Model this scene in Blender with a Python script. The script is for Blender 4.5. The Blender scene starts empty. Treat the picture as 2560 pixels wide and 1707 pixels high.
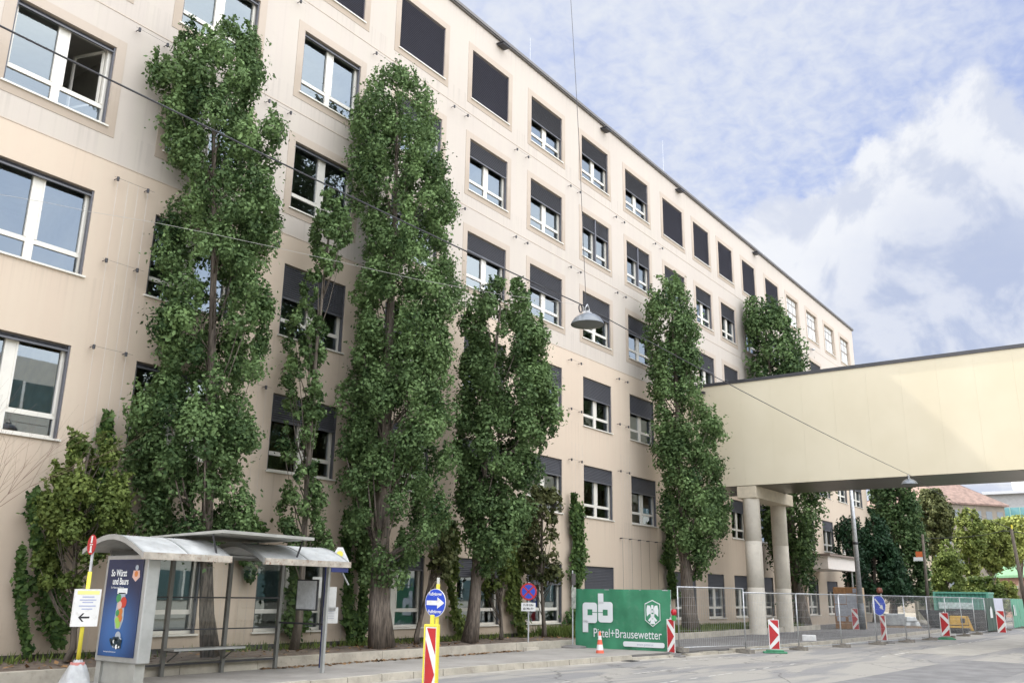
import bpy, math, random
import numpy as np
from mathutils import Vector, Matrix

# ------------------------------------------------------------------ camera
SC = bpy.context.scene
CAMH = 1.85
FPX = 2246.46
YAW, PITCH, ROLL = math.radians(54.123127), math.radians(15.651704), math.radians(0.871958)

def _axes():
    cy, sy = math.cos(YAW), math.sin(YAW); cp, sp = math.cos(PITCH), math.sin(PITCH)
    F = Vector((sy*cp, cy*cp, sp)); R = Vector((cy, -sy, 0)); U = R.cross(F)
    cr, sr = math.cos(ROLL), math.sin(ROLL)
    return cr*R + sr*U, -sr*R + cr*U, F
AR, AU, AF = _axes()
def ray(u, v): return AF + AR*((u-1280)/FPX) - AU*((v-853.5)/FPX)
cam_d = bpy.data.cameras.new('camera'); cam = bpy.data.objects.new('camera', cam_d)
SC.collection.objects.link(cam)
cam_d.sensor_width = 36; cam_d.lens = FPX/2560*36; cam_d.clip_start = 0.1; cam_d.clip_end = 2000
M = Matrix.Identity(4)
for i in range(3):
    M[i][0], M[i][1], M[i][2] = AR[i], AU[i], -AF[i]
M[0][3], M[1][3], M[2][3] = 0, 0, CAMH
cam.matrix_world = M
SC.camera = cam

# ------------------------------------------------------------------ sky, sun, exposure
SUN = Vector((-0.105, 1.0, 1.22)).normalized()          # towards the sun
sun_el = math.asin(SUN.z); sun_az = math.atan2(SUN.x, SUN.y)
EXPO = 2.08
world = bpy.data.worlds.new('World'); SC.world = world; world.use_nodes = True
wt = world.node_tree; wn = wt.nodes; wl = wt.links; wn.clear()
def N(nt, kind, **kw):
    n = nt.nodes.new(kind)
    for k, v in kw.items(): setattr(n, k, v)
    return n
def MATH(nt, op, a=None, b=None, c=None, clamp=False):
    n = nt.nodes.new('ShaderNodeMath'); n.operation = op; n.use_clamp = clamp
    for i, x in enumerate((a, b, c)):
        if x is None: continue
        if isinstance(x, (int, float)): n.inputs[i].default_value = x
        else: nt.links.new(x, n.inputs[i])
    return n.outputs[0]
def VM(nt, op, a=None, b=None, out=0):
    n = nt.nodes.new('ShaderNodeVectorMath'); n.operation = op
    for i, x in enumerate((a, b)):
        if x is None: continue
        if isinstance(x, (tuple, list, Vector)): n.inputs[i].default_value = tuple(x)
        else: nt.links.new(x, n.inputs[i])
    return n.outputs[out]
def SMOOTH(nt, v, lo, hi):
    n = nt.nodes.new('ShaderNodeMapRange'); n.interpolation_type = 'SMOOTHSTEP'
    nt.links.new(v, n.inputs[0]); n.inputs[1].default_value = lo; n.inputs[2].default_value = hi
    return n.outputs[0]
def NOISE(nt, vec, scale, detail=4, rough=0.5, dist=0.0):
    n = nt.nodes.new('ShaderNodeTexNoise'); n.inputs['Scale'].default_value = scale
    n.inputs['Detail'].default_value = detail; n.inputs['Roughness'].default_value = rough
    n.inputs['Distortion'].default_value = dist
    if vec is not None: nt.links.new(vec, n.inputs['Vector'])
    return n.outputs['Fac']
def MIXC(nt, f, a, b, mode='MIX'):
    n = nt.nodes.new('ShaderNodeMix'); n.data_type = 'RGBA'; n.blend_type = mode
    for s, x in ((n.inputs[0], f), (n.inputs[6], a), (n.inputs[7], b)):
        if isinstance(x, (int, float)): s.default_value = x
        elif isinstance(x, tuple): s.default_value = x if len(x) == 4 else (*x, 1)
        else: nt.links.new(x, s)
    return n.outputs[2]
def build_sky():
    sky = N(wt, 'ShaderNodeTexSky', sky_type='NISHITA', sun_disc=False)
    sky.sun_elevation = sun_el; sky.sun_rotation = sun_az
    sky.air_density = 1.0; sky.dust_density = 0.6; sky.ozone_density = 1.2
    tc = N(wt, 'ShaderNodeTexCoord').outputs['Generated']
    d = VM(wt, 'NORMALIZE', tc)
    sx = N(wt, 'ShaderNodeSeparateXYZ'); wl.new(d, sx.inputs[0])
    z = MATH(wt, 'MAXIMUM', sx.outputs[2], 0.0)
    zz = MATH(wt, 'ADD', z, 0.22)
    cmb = N(wt, 'ShaderNodeCombineXYZ')
    wl.new(MATH(wt, 'DIVIDE', sx.outputs[0], zz), cmb.inputs[0]); wl.new(MATH(wt, 'DIVIDE', sx.outputs[1], zz), cmb.inputs[1])
    P = cmb.outputs[0]
    # small ripples of high cloud
    rip = NOISE(wt, P, 30.0, 3, 0.6, 0.3)
    big = NOISE(wt, P, 1.5, 4, 0.55, 0.3)
    mp = N(wt, 'ShaderNodeMapping'); mp.inputs['Rotation'].default_value = (0, 0, 0.9); mp.inputs['Scale'].default_value = (0.5, 2.3, 1)
    wl.new(P, mp.inputs[0])
    streak = NOISE(wt, mp.outputs[0], 3.0, 5, 0.6, 0.6)
    # more high cloud towards the roofline (left), clearer blue to the right
    leftness = VM(wt, 'DOT_PRODUCT', d, tuple(Vector((0.62, 0.52, 0.58)).normalized()), out=1)
    lf = SMOOTH(wt, leftness, 0.80, 0.99)
    cov = MATH(wt, 'ADD', MATH(wt, 'MULTIPLY', big, 0.95), MATH(wt, 'MULTIPLY', lf, 0.36))
    cov = MATH(wt, 'ADD', cov, MATH(wt, 'MULTIPLY', streak, 0.48))
    cov = MATH(wt, 'ADD', cov, MATH(wt, 'MULTIPLY', MATH(wt, 'SUBTRACT', rip, 0.5), 0.62))
    m1 = MATH(wt, 'MULTIPLY', SMOOTH(wt, cov, 0.50, 1.32), 0.92)
    # heaped cloud low on the right
    w1 = N(wt, 'ShaderNodeTexNoise'); w1.inputs['Scale'].default_value = 13; w1.inputs['Detail'].default_value = 8; w1.inputs['Roughness'].default_value = 0.60
    wl.new(d, w1.inputs['Vector'])
    off = VM(wt, 'SCALE', VM(wt, 'SUBTRACT', w1.outputs['Color'], (0.5, 0.5, 0.5)))
    off.node.inputs['Scale'].default_value = 0.115
    dd = VM(wt, 'ADD', d, off)
    def blob(c, lo, hi):
        c = Vector(c).normalized()
        dist = VM(wt, 'DISTANCE', dd, tuple(c), out=1)
        return SMOOTH(wt, dist, hi, lo)
    cum = None
    for (u_, v_), lo, hi in [((2405, 380), .052, .078), ((2345, 500), .078, .098), ((2480, 520), .09, .115), ((2400, 720), .145, .17), ((2170, 560), .045, .062), ((2150, 660), .080, .10),
                      ((1985, 690), .072, .10), ((1830, 790), .085, .13), ((2640, 640), .12, .16), ((2250, 980), .16, .22), ((2700, 1000), .2, .25)]:
        c = ray(u_, v_)
        b = blob(c, lo, hi)
        cum = b if cum is None else MATH(wt, 'MAXIMUM', cum, b)
    shade = NOISE(wt, d, 8.0, 6, 0.55, 0.5)
    shade2 = NOISE(wt, VM(wt, 'ADD', d, (0.03, 0.02, -0.03)), 8.0, 6, 0.55, 0.5)
    edge = SMOOTH(wt, MATH(wt, 'SUBTRACT', shade, shade2), -0.07, 0.09)
    core = SMOOTH(wt, VM(wt, 'DISTANCE', dd, tuple(ray(2420, 800).normalized()), out=1), 0.20, 0.06)
    sh = MATH(wt, 'SUBTRACT', MATH(wt, 'ADD', 0.55, MATH(wt, 'MULTIPLY', edge, 0.5)), MATH(wt, 'MULTIPLY', core, 0.42), clamp=True)
    ccol = MIXC(wt, sh, (1.08, 1.26, 1.74), (2.22, 2.26, 2.34))
    blue = MIXC(wt, 0.75, MIXC(wt, 1.0, sky.outputs[0], (0.5, 0.5, 0.5), 'MULTIPLY'), (0.93, 1.14, 1.98))
    # much brighter sky added outside the view to light the shaded street
    c1 = MIXC(wt, m1, blue, (1.98, 2.06, 2.20))
    c2 = MIXC(wt, MATH(wt, 'MULTIPLY', cum, 0.9), c1, ccol)
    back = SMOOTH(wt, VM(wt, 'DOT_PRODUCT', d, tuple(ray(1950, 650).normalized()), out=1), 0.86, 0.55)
    fill_sky = MIXC(wt, SMOOTH(wt, NOISE(wt, P, 1.1, 5, 0.6, 0.4), 0.35, 0.62), (5.0, 5.6, 7.0), (9.6, 9.5, 9.4))
    c2 = MIXC(wt, back, c2, fill_sky)
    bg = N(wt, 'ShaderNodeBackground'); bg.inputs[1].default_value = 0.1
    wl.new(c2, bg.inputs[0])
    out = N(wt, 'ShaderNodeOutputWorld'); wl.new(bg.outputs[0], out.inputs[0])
build_sky()
sl = bpy.data.lights.new('sun', 'SUN'); sl.energy = 2.0; sl.angle = math.radians(1.2); sl.color = (1.0, 0.93, 0.82)
so = bpy.data.objects.new('sun', sl); SC.collection.objects.link(so)
so.rotation_euler = SUN.to_track_quat('Z', 'Y').to_euler(); so.location = (0, 0, 60)
SC.view_settings.view_transform = 'Standard'; SC.view_settings.look = 'None'; SC.view_settings.exposure = EXPO; SC.view_settings.gamma = 1
SC.cycles.use_denoising = True
SC.cycles.max_bounces = 8; SC.cycles.diffuse_bounces = 3; SC.cycles.glossy_bounces = 3
SC.cycles.transparent_max_bounces = 12; SC.cycles.transmission_bounces = 4
SC.cycles.caustics_reflective = False; SC.cycles.caustics_refractive = False
SC.cycles.sample_clamp_indirect = 6

# ------------------------------------------------------------------ picture-to-place helpers (2560-px coordinates)
def RX(u, v, x): d = ray(u, v); p = d*(x/d.x); p.z += CAMH; return p
def RY(u, v, y): d = ray(u, v); p = d*(y/d.y); p.z += CAMH; return p
def RZ(u, v, z): d = ray(u, v); p = d*((z-CAMH)/d.z); p.z += CAMH; return p
def RD(u, v, dep): p = ray(u, v)*dep; p.z += CAMH; return p
K = 2560/2352

# ------------------------------------------------------------------ materials
def srgb(r, g, b):
    f = lambda c: ((c/255+0.055)/1.055)**2.4 if c > 10 else c/255/12.92
    return (f(r), f(g), f(b))
MATS = {}
def mat(name, col, rough=0.8, metal=0.0, var=0.0, vscale=3.0, bump=0.0, bscale=30.0, spec=0.5, coat=0.0, stretch=(1, 1, 1), dirt=None):
    if name in MATS: return MATS[name]
    m = bpy.data.materials.new(name); m.use_nodes = True; nt = m.node_tree
    b = nt.nodes['Principled BSDF']; b.inputs['Roughness'].default_value = rough; b.inputs['Metallic'].default_value = metal
    b.inputs['Specular IOR Level'].default_value = spec; b.inputs['Coat Weight'].default_value = coat
    tc = N(nt, 'ShaderNodeTexCoord'); mp = N(nt, 'ShaderNodeMapping'); mp.inputs['Scale'].default_value = stretch
    nt.links.new(tc.outputs['Object'], mp.inputs[0]); v = mp.outputs[0]
    c = (*col, 1)
    if var or dirt:
        n1 = NOISE(nt, v, vscale, 6, 0.6)
        lo = tuple(max(0, x*(1-var)) for x in col); hi = tuple(min(1, x*(1+var)) for x in col)
        c = MIXC(nt, SMOOTH(nt, n1, 0.3, 0.7), lo, hi)
        if dirt:
            n2 = NOISE(nt, v, vscale*3.1, 6, 0.7)
            c = MIXC(nt, MATH(nt, 'MULTIPLY', SMOOTH(nt, n2, 0.52, 0.72), dirt[1]), c, dirt[0])
        nt.links.new(c, b.inputs['Base Color'])
        r = MATH(nt, 'ADD', rough-0.06, MATH(nt, 'MULTIPLY', n1, 0.12)); nt.links.new(r, b.inputs['Roughness'])
    else: b.inputs['Base Color'].default_value = c
    if bump:
        bn = N(nt, 'ShaderNodeBump'); bn.inputs['Strength'].default_value = bump; bn.inputs['Distance'].default_value = 0.02
        nt.links.new(NOISE(nt, v, bscale, 5, 0.6), bn.inputs['Height']); nt.links.new(bn.outputs[0], b.inputs['Normal'])
    MATS[name] = m; return m

def plaster(name, col, tint):
    m = bpy.data.materials.new(name); m.use_nodes = True; nt = m.node_tree; b = nt.nodes['Principled BSDF']
    b.inputs['Roughness'].default_value = 0.92; b.inputs['Specular IOR Level'].default_value = 0.2
    tc = N(nt, 'ShaderNodeTexCoord').outputs['Object']
    mp = N(nt, 'ShaderNodeMapping'); mp.inputs['Scale'].default_value = (1.6, 1.0, 0.045); nt.links.new(tc, mp.inputs[0])
    st = NOISE(nt, mp.outputs[0], 1.6, 4, 0.55)
    cl = NOISE(nt, tc, 0.22, 4, 0.5); fi = NOISE(nt, tc, 3.5, 6, 0.65)
    c = MIXC(nt, SMOOTH(nt, cl, 0.3, 0.7), tuple(x*0.965 for x in col), tuple(x*1.03 for x in col))
    c = MIXC(nt, MATH(nt, 'MULTIPLY', SMOOTH(nt, st, 0.42, 0.72), 0.55), c, tint)
    c = MIXC(nt, MATH(nt, 'MULTIPLY', SMOOTH(nt, fi, 0.5, 0.8), 0.22), c, tuple(x*0.86 for x in col))
    nt.links.new(c, b.inputs['Base Color'])
    # narrow rain streaks
    sz = N(nt, 'ShaderNodeSeparateXYZ'); nt.links.new(tc, sz.inputs[0])
    spl = MATH(nt, 'MULTIPLY', SMOOTH(nt, MATH(nt, 'ADD', sz.outputs[2], MATH(nt, 'MULTIPLY', fi, 1.2)), 2.0, 0.9), 0.35)
    c = MIXC(nt, spl, c, (0.30, 0.235, 0.17))
    mp2 = N(nt, 'ShaderNodeMapping'); mp2.inputs['Scale'].default_value = (9, 1, 0.12); nt.links.new(tc, mp2.inputs[0])
    s2 = NOISE(nt, mp2.outputs[0], 1.0, 3, 0.5)
    c2 = MIXC(nt, MATH(nt, 'MULTIPLY', SMOOTH(nt, s2, 0.56, 0.76), 0.20), c, tuple(x*0.8 for x in col))
    dz = MATH(nt, 'MODULO', MATH(nt, 'SUBTRACT', 44.33, sz.outputs[2]), 3.93)
    mk = MATH(nt, 'MULTIPLY', SMOOTH(nt, dz, 1.3, 0.05), SMOOTH(nt, s2, 0.46, 0.66))
    c2 = MIXC(nt, MATH(nt, 'MULTIPLY', mk, 0.22), c2, tuple(x*0.62 for x in col))
    nt.links.new(c2, b.inputs['Base Color'])
    bn = N(nt, 'ShaderNodeBump'); bn.inputs['Strength'].default_value = 0.25; bn.inputs['Distance'].default_value = 0.004
    nt.links.new(NOISE(nt, tc, 60, 4, 0.6), bn.inputs['Height']); nt.links.new(bn.outputs[0], b.inputs['Normal'])
    MATS[name] = m; return m
UPPER = plaster('plaster_cream', (0.500, 0.448, 0.392), (0.515, 0.47, 0.40))
LOWER = plaster('plaster_sand', (0.570, 0.470, 0.370), (0.575, 0.49, 0.385))
BANDC = plaster('plaster_band', (0.465, 0.395, 0.325), (0.47, 0.40, 0.325))
REVEAL = mat('reveal', (0.50, 0.42, 0.34), 0.9, var=0.06)
WHITEF = mat('window_white', (0.68, 0.655, 0.585), 0.45, var=0.03)
BLIND = mat('blind_grey', (0.098, 0.100, 0.112), 0.42, var=0.08, vscale=2)
BLINDC = mat('louver_black', (0.070, 0.070, 0.090), 0.5, var=0.1)
SILL = mat('sill_metal', (0.55, 0.48, 0.38), 0.5, var=0.05)
COPE = mat('coping_metal', (0.16, 0.15, 0.14), 0.45, metal=0.5)
DARKM = mat('dark_metal', (0.055, 0.055, 0.06), 0.5, metal=0.4, var=0.1)
GALV = mat('galvanised', (0.46, 0.47, 0.48), 0.42, metal=0.55, var=0.18, vscale=9)
ALU = mat('grey_alu', (0.40, 0.41, 0.40), 0.4, metal=0.45, var=0.1, vscale=4)
ROOMW = mat('room_wall', (0.52, 0.50, 0.45), 0.9, var=0.05)
ROOMO = mat('room_ochre', (0.50, 0.34, 0.12), 0.8, var=0.1)
WHITE = mat('white_paint', (0.70, 0.70, 0.68), 0.5, var=0.05, dirt=((.36, .32, .27), .40))
RED = mat('signal_red', (0.42, 0.014, 0.018), 0.5, var=0.12, dirt=((.24, .10, .08), .35))
BLUE = mat('signal_blue', (0.010, 0.055, 0.46), 0.45, var=0.08)
YEL = mat('signal_yellow', (0.74, 0.64, 0.06), 0.5, var=0.06, dirt=((.40, .34, .14), .35))
BLACK = mat('print_black', (0.02, 0.02, 0.022), 0.6)
CONC = mat('concrete', (0.47, 0.43, 0.36), 0.85, var=0.14, vscale=1.5, bump=0.3, bscale=25, dirt=((0.3, 0.27, 0.22), 0.35))
BARK = mat('bark', (0.135, 0.110, 0.088), 0.95, var=0.55, vscale=5, bump=1.0, bscale=7, stretch=(4.5, 4.5, 0.5), dirt=((.05, .04, .03), .6))
BARK2 = mat('bark_pale', (0.115, 0.095, 0.075), 0.95, var=0.25, vscale=6, bump=0.8, bscale=12, stretch=(2, 2, 0.5))

def glass_mat(name, tint=(0.75, 0.8, 0.8), base=0.13, gain=1.25, refl=(0.80, 0.92, 1.0)):
    m = bpy.data.materials.new(name); m.use_nodes = True; nt = m.node_tree; nt.nodes.clear()
    fr = N(nt, 'ShaderNodeFresnel'); fr.inputs[0].default_value = 1.5
    f = MATH(nt, 'ADD', base, MATH(nt, 'MULTIPLY', fr.outputs[0], gain), clamp=True)
    tr = N(nt, 'ShaderNodeBsdfTransparent'); tr.inputs[0].default_value = (*tint, 1)
    gl = N(nt, 'ShaderNodeBsdfGlossy'); gl.inputs['Roughness'].default_value = 0.015; gl.inputs['Color'].default_value = (*refl, 1)
    tc = N(nt, 'ShaderNodeTexCoord').outputs['Object']
    bn = N(nt, 'ShaderNodeBump'); bn.inputs['Strength'].default_value = 0.10; bn.inputs['Distance'].default_value = 0.01
    nt.links.new(NOISE(nt, tc, 0.9, 2, 0.5), bn.inputs['Height']); nt.links.new(bn.outputs[0], gl.inputs['Normal'])
    mx = N(nt, 'ShaderNodeMixShader'); nt.links.new(f, mx.inputs[0]); nt.links.new(tr.outputs[0], mx.inputs[1]); nt.links.new(gl.outputs[0], mx.inputs[2])
    o = N(nt, 'ShaderNodeOutputMaterial'); nt.links.new(mx.outputs[0], o.inputs[0]); MATS[name] = m; return m
GLASS = glass_mat('window_glass')
GLASSC = glass_mat('clear_glass', (0.92, 0.93, 0.91), 0.0, 0.8)

def leaf_mat(name, dark, light, trans=0.25):
    m = bpy.data.materials.new(name); m.use_nodes = True; nt = m.node_tree; b = nt.nodes['Principled BSDF']
    at = N(nt, 'ShaderNodeAttribute'); at.attribute_name = 'tint'
    c = MIXC(nt, at.outputs['Fac'], dark, light); nt.links.new(c, b.inputs['Base Color'])
    b.inputs['Roughness'].default_value = 0.55; b.inputs['Specular IOR Level'].default_value = 0.16
    tl = N(nt, 'ShaderNodeBsdfTranslucent'); nt.links.new(c, tl.inputs[0])
    mx = N(nt, 'ShaderNodeMixShader'); mx.inputs[0].default_value = trans
    nt.links.new(b.outputs[0], mx.inputs[1]); nt.links.new(tl.outputs[0], mx.inputs[2])
    nt.links.new(mx.outputs[0], nt.nodes['Material Output'].inputs[0]); MATS[name] = m; return m
LEAF = leaf_mat('poplar_leaf', (0.016, 0.041, 0.014), (0.235, 0.350, 0.135), 0.28)
LEAFY = leaf_mat('yellow_leaf', (0.08, 0.115, 0.025), (0.33, 0.36, 0.10))
LEAFB = leaf_mat('brown_leaf', (0.035, 0.05, 0.018), (0.19, 0.20, 0.08))
LEAFD = leaf_mat('conifer_needles', (0.008, 0.026, 0.014), (0.030, 0.070, 0.028), 0.1)
LEAFM = leaf_mat('bush_leaf', (0.035, 0.065, 0.015), (0.20, 0.25, 0.065))
IVY = leaf_mat('ivy_leaf', (0.018, 0.046, 0.014), (0.12, 0.19, 0.05), 0.2)

# ------------------------------------------------------------------ object helpers
COL = SC.collection
def tag(o, label=None, cat=None, group=None, kind=None):
    if label: o['label'] = label
    if cat: o['category'] = cat
    if group: o['group'] = group
    if kind: o['kind'] = kind
    return o
def thing(name, label, cat, loc=(0, 0, 0), rz=0, group=None):
    o = bpy.data.objects.new(name, None); COL.objects.link(o); o.empty_display_size = 0.2
    o.location = loc; o.rotation_euler = (0, 0, rz); return tag(o, label, cat, group)
class MB:
    def __init__(s): s.v = []; s.f = []; s.m = []
    def face(s, pts, mi=0):
        n = len(s.v); s.v += [tuple(p) for p in pts]; s.f.append(tuple(range(n, n+len(pts)))); s.m.append(mi); return s
    def box(s, a, b, mi=0):
        x0, y0, z0 = [min(a[i], b[i]) for i in range(3)]; x1, y1, z1 = [max(a[i], b[i]) for i in range(3)]
        n = len(s.v)
        s.v += [(x0, y0, z0), (x1, y0, z0), (x1, y1, z0), (x0, y1, z0), (x0, y0, z1), (x1, y0, z1), (x1, y1, z1), (x0, y1, z1)]
        for q in ((0, 3, 2, 1), (4, 5, 6, 7), (0, 1, 5, 4), (1, 2, 6, 5), (2, 3, 7, 6), (3, 0, 4, 7)):
            s.f.append(tuple(n+i for i in q)); s.m.append(mi)
        return s
    def hexa(s, p, mi=0):
        n = len(s.v); s.v += [tuple(q) for q in p]
        for q in ((0, 3, 2, 1), (4, 5, 6, 7), (0, 1, 5, 4), (1, 2, 6, 5), (2, 3, 7, 6), (3, 0, 4, 7)):
            s.f.append(tuple(n+i for i in q)); s.m.append(mi)
        return s
    def tube(s, pts, r, seg=8, mi=0, caps=True):
        pts = [Vector(p) for p in pts]; rs = r if isinstance(r, (list, tuple)) else [r]*len(pts)
        n0 = len(s.v); ref = None
        for i, p in enumerate(pts):
            t = (pts[min(i+1, len(pts)-1)]-pts[max(i-1, 0)]); t = t.normalized() if t.length > 1e-9 else Vector((0, 0, 1))
            if ref is None: ref = Vector((1, 0, 0)) if abs(t.x) < 0.9 else Vector((0, 1, 0))
            a = (ref - t*ref.dot(t)).normalized(); b = t.cross(a); ref = a
            for k in range(seg):
                an = 2*math.pi*k/seg; s.v.append(tuple(p + a*(math.cos(an)*rs[i]) + b*(math.sin(an)*rs[i])))
        for i in range(len(pts)-1):
            for k in range(seg):
                k2 = (k+1) % seg
                s.f.append((n0+i*seg+k, n0+i*seg+k2, n0+(i+1)*seg+k2, n0+(i+1)*seg+k)); s.m.append(mi)
        if caps:
            s.f.append(tuple(n0+k for k in reversed(range(seg)))); s.m.append(mi)
            e = n0+(len(pts)-1)*seg; s.f.append(tuple(e+k for k in range(seg))); s.m.append(mi)
        return s
    def lathe(s, prof, seg=20, c=(0, 0, 0), mi=0):
        n0 = len(s.v)
        for r, z in prof:
            for k in range(seg):
                an = 2*math.pi*k/seg; s.v.append((c[0]+r*math.cos(an), c[1]+r*math.sin(an), c[2]+z))
        for i in range(len(prof)-1):
            for k in range(seg):
                k2 = (k+1) % seg; s.f.append((n0+i*seg+k, n0+i*seg+k2, n0+(i+1)*seg+k2, n0+(i+1)*seg+k)); s.m.append(mi)
        return s
    def disc(s, c, r, ax1, ax2, seg=28, mi=0):
        c = Vector(c); ax1 = Vector(ax1); ax2 = Vector(ax2)
        return s.face([c+ax1*(r*math.cos(2*math.pi*k/seg))+ax2*(r*math.sin(2*math.pi*k/seg)) for k in range(seg)], mi)
    def mesh(s, name, mats, smooth=False):
        me = bpy.data.meshes.new(name); me.from_pydata(s.v, [], s.f)
        mats = mats if isinstance(mats, (list, tuple)) else [mats]
        for m in mats: me.materials.append(m)
        if len(mats) > 1: me.polygons.foreach_set('material_index', s.m)
        if smooth: me.polygons.foreach_set('use_smooth', [True]*len(s.f))
        me.update(); return me
    def build(s, name, mats, parent=None, smooth=False, loc=None, bevel=0):
        o = bpy.data.objects.new(name, s.mesh(name, mats, smooth)); COL.objects.link(o)
        if parent: o.parent = parent
        if loc is not None: o.location = loc
        if bevel:
            md = o.modifiers.new('bevel', 'BEVEL'); md.width = bevel; md.segments = 2; md.limit_method = 'ANGLE'
        return o
def inst(name, me, parent, loc=(0, 0, 0), rz=0):
    o = bpy.data.objects.new(name, me); COL.objects.link(o); o.parent = parent; o.location = loc; o.rotation_euler = (0, 0, rz); return o
def text_obj(txt, size, m, parent, loc, rot, name='lettering', sx=1.0, bold=0.0, align='CENTER'):
    c = bpy.data.curves.new('t', 'FONT'); c.body = txt; c.size = size; c.align_x = align; c.align_y = 'CENTER'; c.offset = bold; c.resolution_u = 3
    t = bpy.data.objects.new('t', c); COL.objects.link(t)
    me = bpy.data.meshes.new_from_object(t.evaluated_get(bpy.context.evaluated_depsgraph_get()))
    bpy.data.objects.remove(t)
    me.materials.clear(); me.materials.append(m)
    o = bpy.data.objects.new(name, me); COL.objects.link(o); o.parent = parent; o.location = loc; o.rotation_euler = rot; o.scale = (sx, 1, 1); return o
rng = np.random.default_rng(7)
random.seed(7)

# ------------------------------------------------------------------ ground, road, pavement
def ground_mats():
    m = bpy.data.materials.new('asphalt'); m.use_nodes = True; nt = m.node_tree; b = nt.nodes['Principled BSDF']
    tc = N(nt, 'ShaderNodeTexCoord').outputs['Object']
    mp = N(nt, 'ShaderNodeMapping'); mp.inputs['Scale'].default_value = (0.16, 0.7, 1); mp.inputs['Rotation'].default_value = (0, 0, 0.10); nt.links.new(tc, mp.inputs[0])
    a = NOISE(nt, mp.outputs[0], 0.9, 5, 0.55, 1.0); g = NOISE(nt, tc, 55, 3, 0.7); mid = NOISE(nt, tc, 2.2, 6, 0.65)
    mp2 = N(nt, 'ShaderNodeMapping'); mp2.inputs['Scale'].default_value = (0.05, 1.6, 1); nt.links.new(tc, mp2.inputs[0])
    st = NOISE(nt, mp2.outputs[0], 1.3, 5, 0.6, 0.2)
    c = MIXC(nt, SMOOTH(nt, a, 0.44, 0.56), (0.205, 0.200, 0.195), (0.30, 0.283, 0.25))
    c = MIXC(nt, MATH(nt, 'MULTIPLY', SMOOTH(nt, st, 0.48, 0.68), 0.45), c, (0.37, 0.345, 0.30))
    c = MIXC(nt, MATH(nt, 'MULTIPLY', SMOOTH(nt, mid, 0.55, 0.75), 0.35), c, (0.17, 0.155, 0.14))
    c = MIXC(nt, MATH(nt, 'MULTIPLY', SMOOTH(nt, g, 0.45, 0.7), 0.3), c, (0.5, 0.48, 0.44))
    vo = N(nt, 'ShaderNodeTexVoronoi', feature='DISTANCE_TO_EDGE'); vo.inputs['Scale'].default_value = 0.28
    wv = NOISE(nt, tc, 1.1, 4, 0.6); 
    va = VM(nt, 'ADD', tc, wv); nt.links.new(va, vo.inputs['Vector'])
    cr = SMOOTH(nt, vo.outputs['Distance'], 0.010, 0.003)
    c = MIXC(nt, MATH(nt, 'MULTIPLY', cr, 0.55), c, (0.08, 0.075, 0.07))
    nt.links.new(c, b.inputs['Base Color']); b.inputs['Roughness'].default_value = 0.88; b.inputs['Specular IOR Level'].default_value = 0.3
    bn = N(nt, 'ShaderNodeBump'); bn.inputs['Strength'].default_value = 0.35; bn.inputs['Distance'].default_value = 0.01
    nt.links.new(g, bn.inputs['Height']); nt.links.new(bn.outputs[0], b.inputs['Normal']); return m
ASPH = ground_mats()
PAVE = mat('pavement_asphalt', (0.30, 0.28, 0.25), 0.88, var=0.16, vscale=0.7, bump=0.4, bscale=60, dirt=((0.17, 0.155, 0.14), 0.45))
KERB = mat('kerb_stone', (0.42, 0.385, 0.32), 0.85, var=0.18, vscale=1.8, bump=0.4, bscale=30, dirt=((0.22, 0.19, 0.16), 0.5))
SOIL = mat('soil', (0.135, 0.105, 0.08), 0.97, var=0.45, vscale=4.0, bump=1.0, bscale=14, dirt=((0.26, 0.20, 0.14), 0.6))
EARTH = mat('earth', (0.20, 0.18, 0.14), 0.95, var=0.2, vscale=0.2)
MB().face([(-400, -400, -0.03), (900, -400, -0.03), (900, 700, -0.03), (-400, 700, -0.03)]).build('ground', EARTH)['kind'] = 'structure'
kerb_line = [(-40, 14.2), (10, 14.2), (17.5, 14.1), (23, 13.75), (28, 13.15), (33, 12.6), (42, 12.2), (90, 12.0), (160, 12.0)]
MB().face([(-60, -8, 0), (240, -8, 0), (240, 12.0, 0)] + [(x, y, 0) for x, y in reversed(kerb_line)] + [(-60, 14.2, 0)]).build('road', ASPH)['kind'] = 'structure'
def ky(x):
    for (x0, y0), (x1, y1) in zip(kerb_line, kerb_line[1:]):
        if x <= x1: return y0+(y1-y0)*(x-x0)/(x1-x0)
    return 12.0
mb = MB()   # pavement surface behind the kerb stones
xs = list(np.arange(-40, 160, 4.0))
for x0, x1 in zip(xs, xs[1:]):
    if x0 == 28: mb.build('pavement', PAVE)['kind'] = 'structure'; mb = MB(); DARKP = True
    mb.face([(x0, ky(x0)+0.17, 0.14), (x1, ky(x1)+0.17, 0.14), (x1, 21 if x0 > 78 else (17.03 if x0 < 52 else 20.3), 0.14), (x0, 21 if x0 > 78 else (17.03 if x0 < 52 else 20.3), 0.14)])
for x0, x1 in zip(xs, xs[1:]): mb.face([(x0, ky(x0)+0.165, -.01), (x1, ky(x1)+0.165, -.01), (x1, ky(x1)+0.17, 0.14), (x0, ky(x0)+0.17, 0.14)])
mb.build('pavement', mat('fresh_asphalt', (0.135, 0.13, 0.125), 0.9, var=0.18, vscale=0.8, bump=0.4, bscale=60, dirt=((0.24, 0.22, 0.19), 0.4)))['kind'] = 'structure'
mb = MB()
x = -40.0
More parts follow.
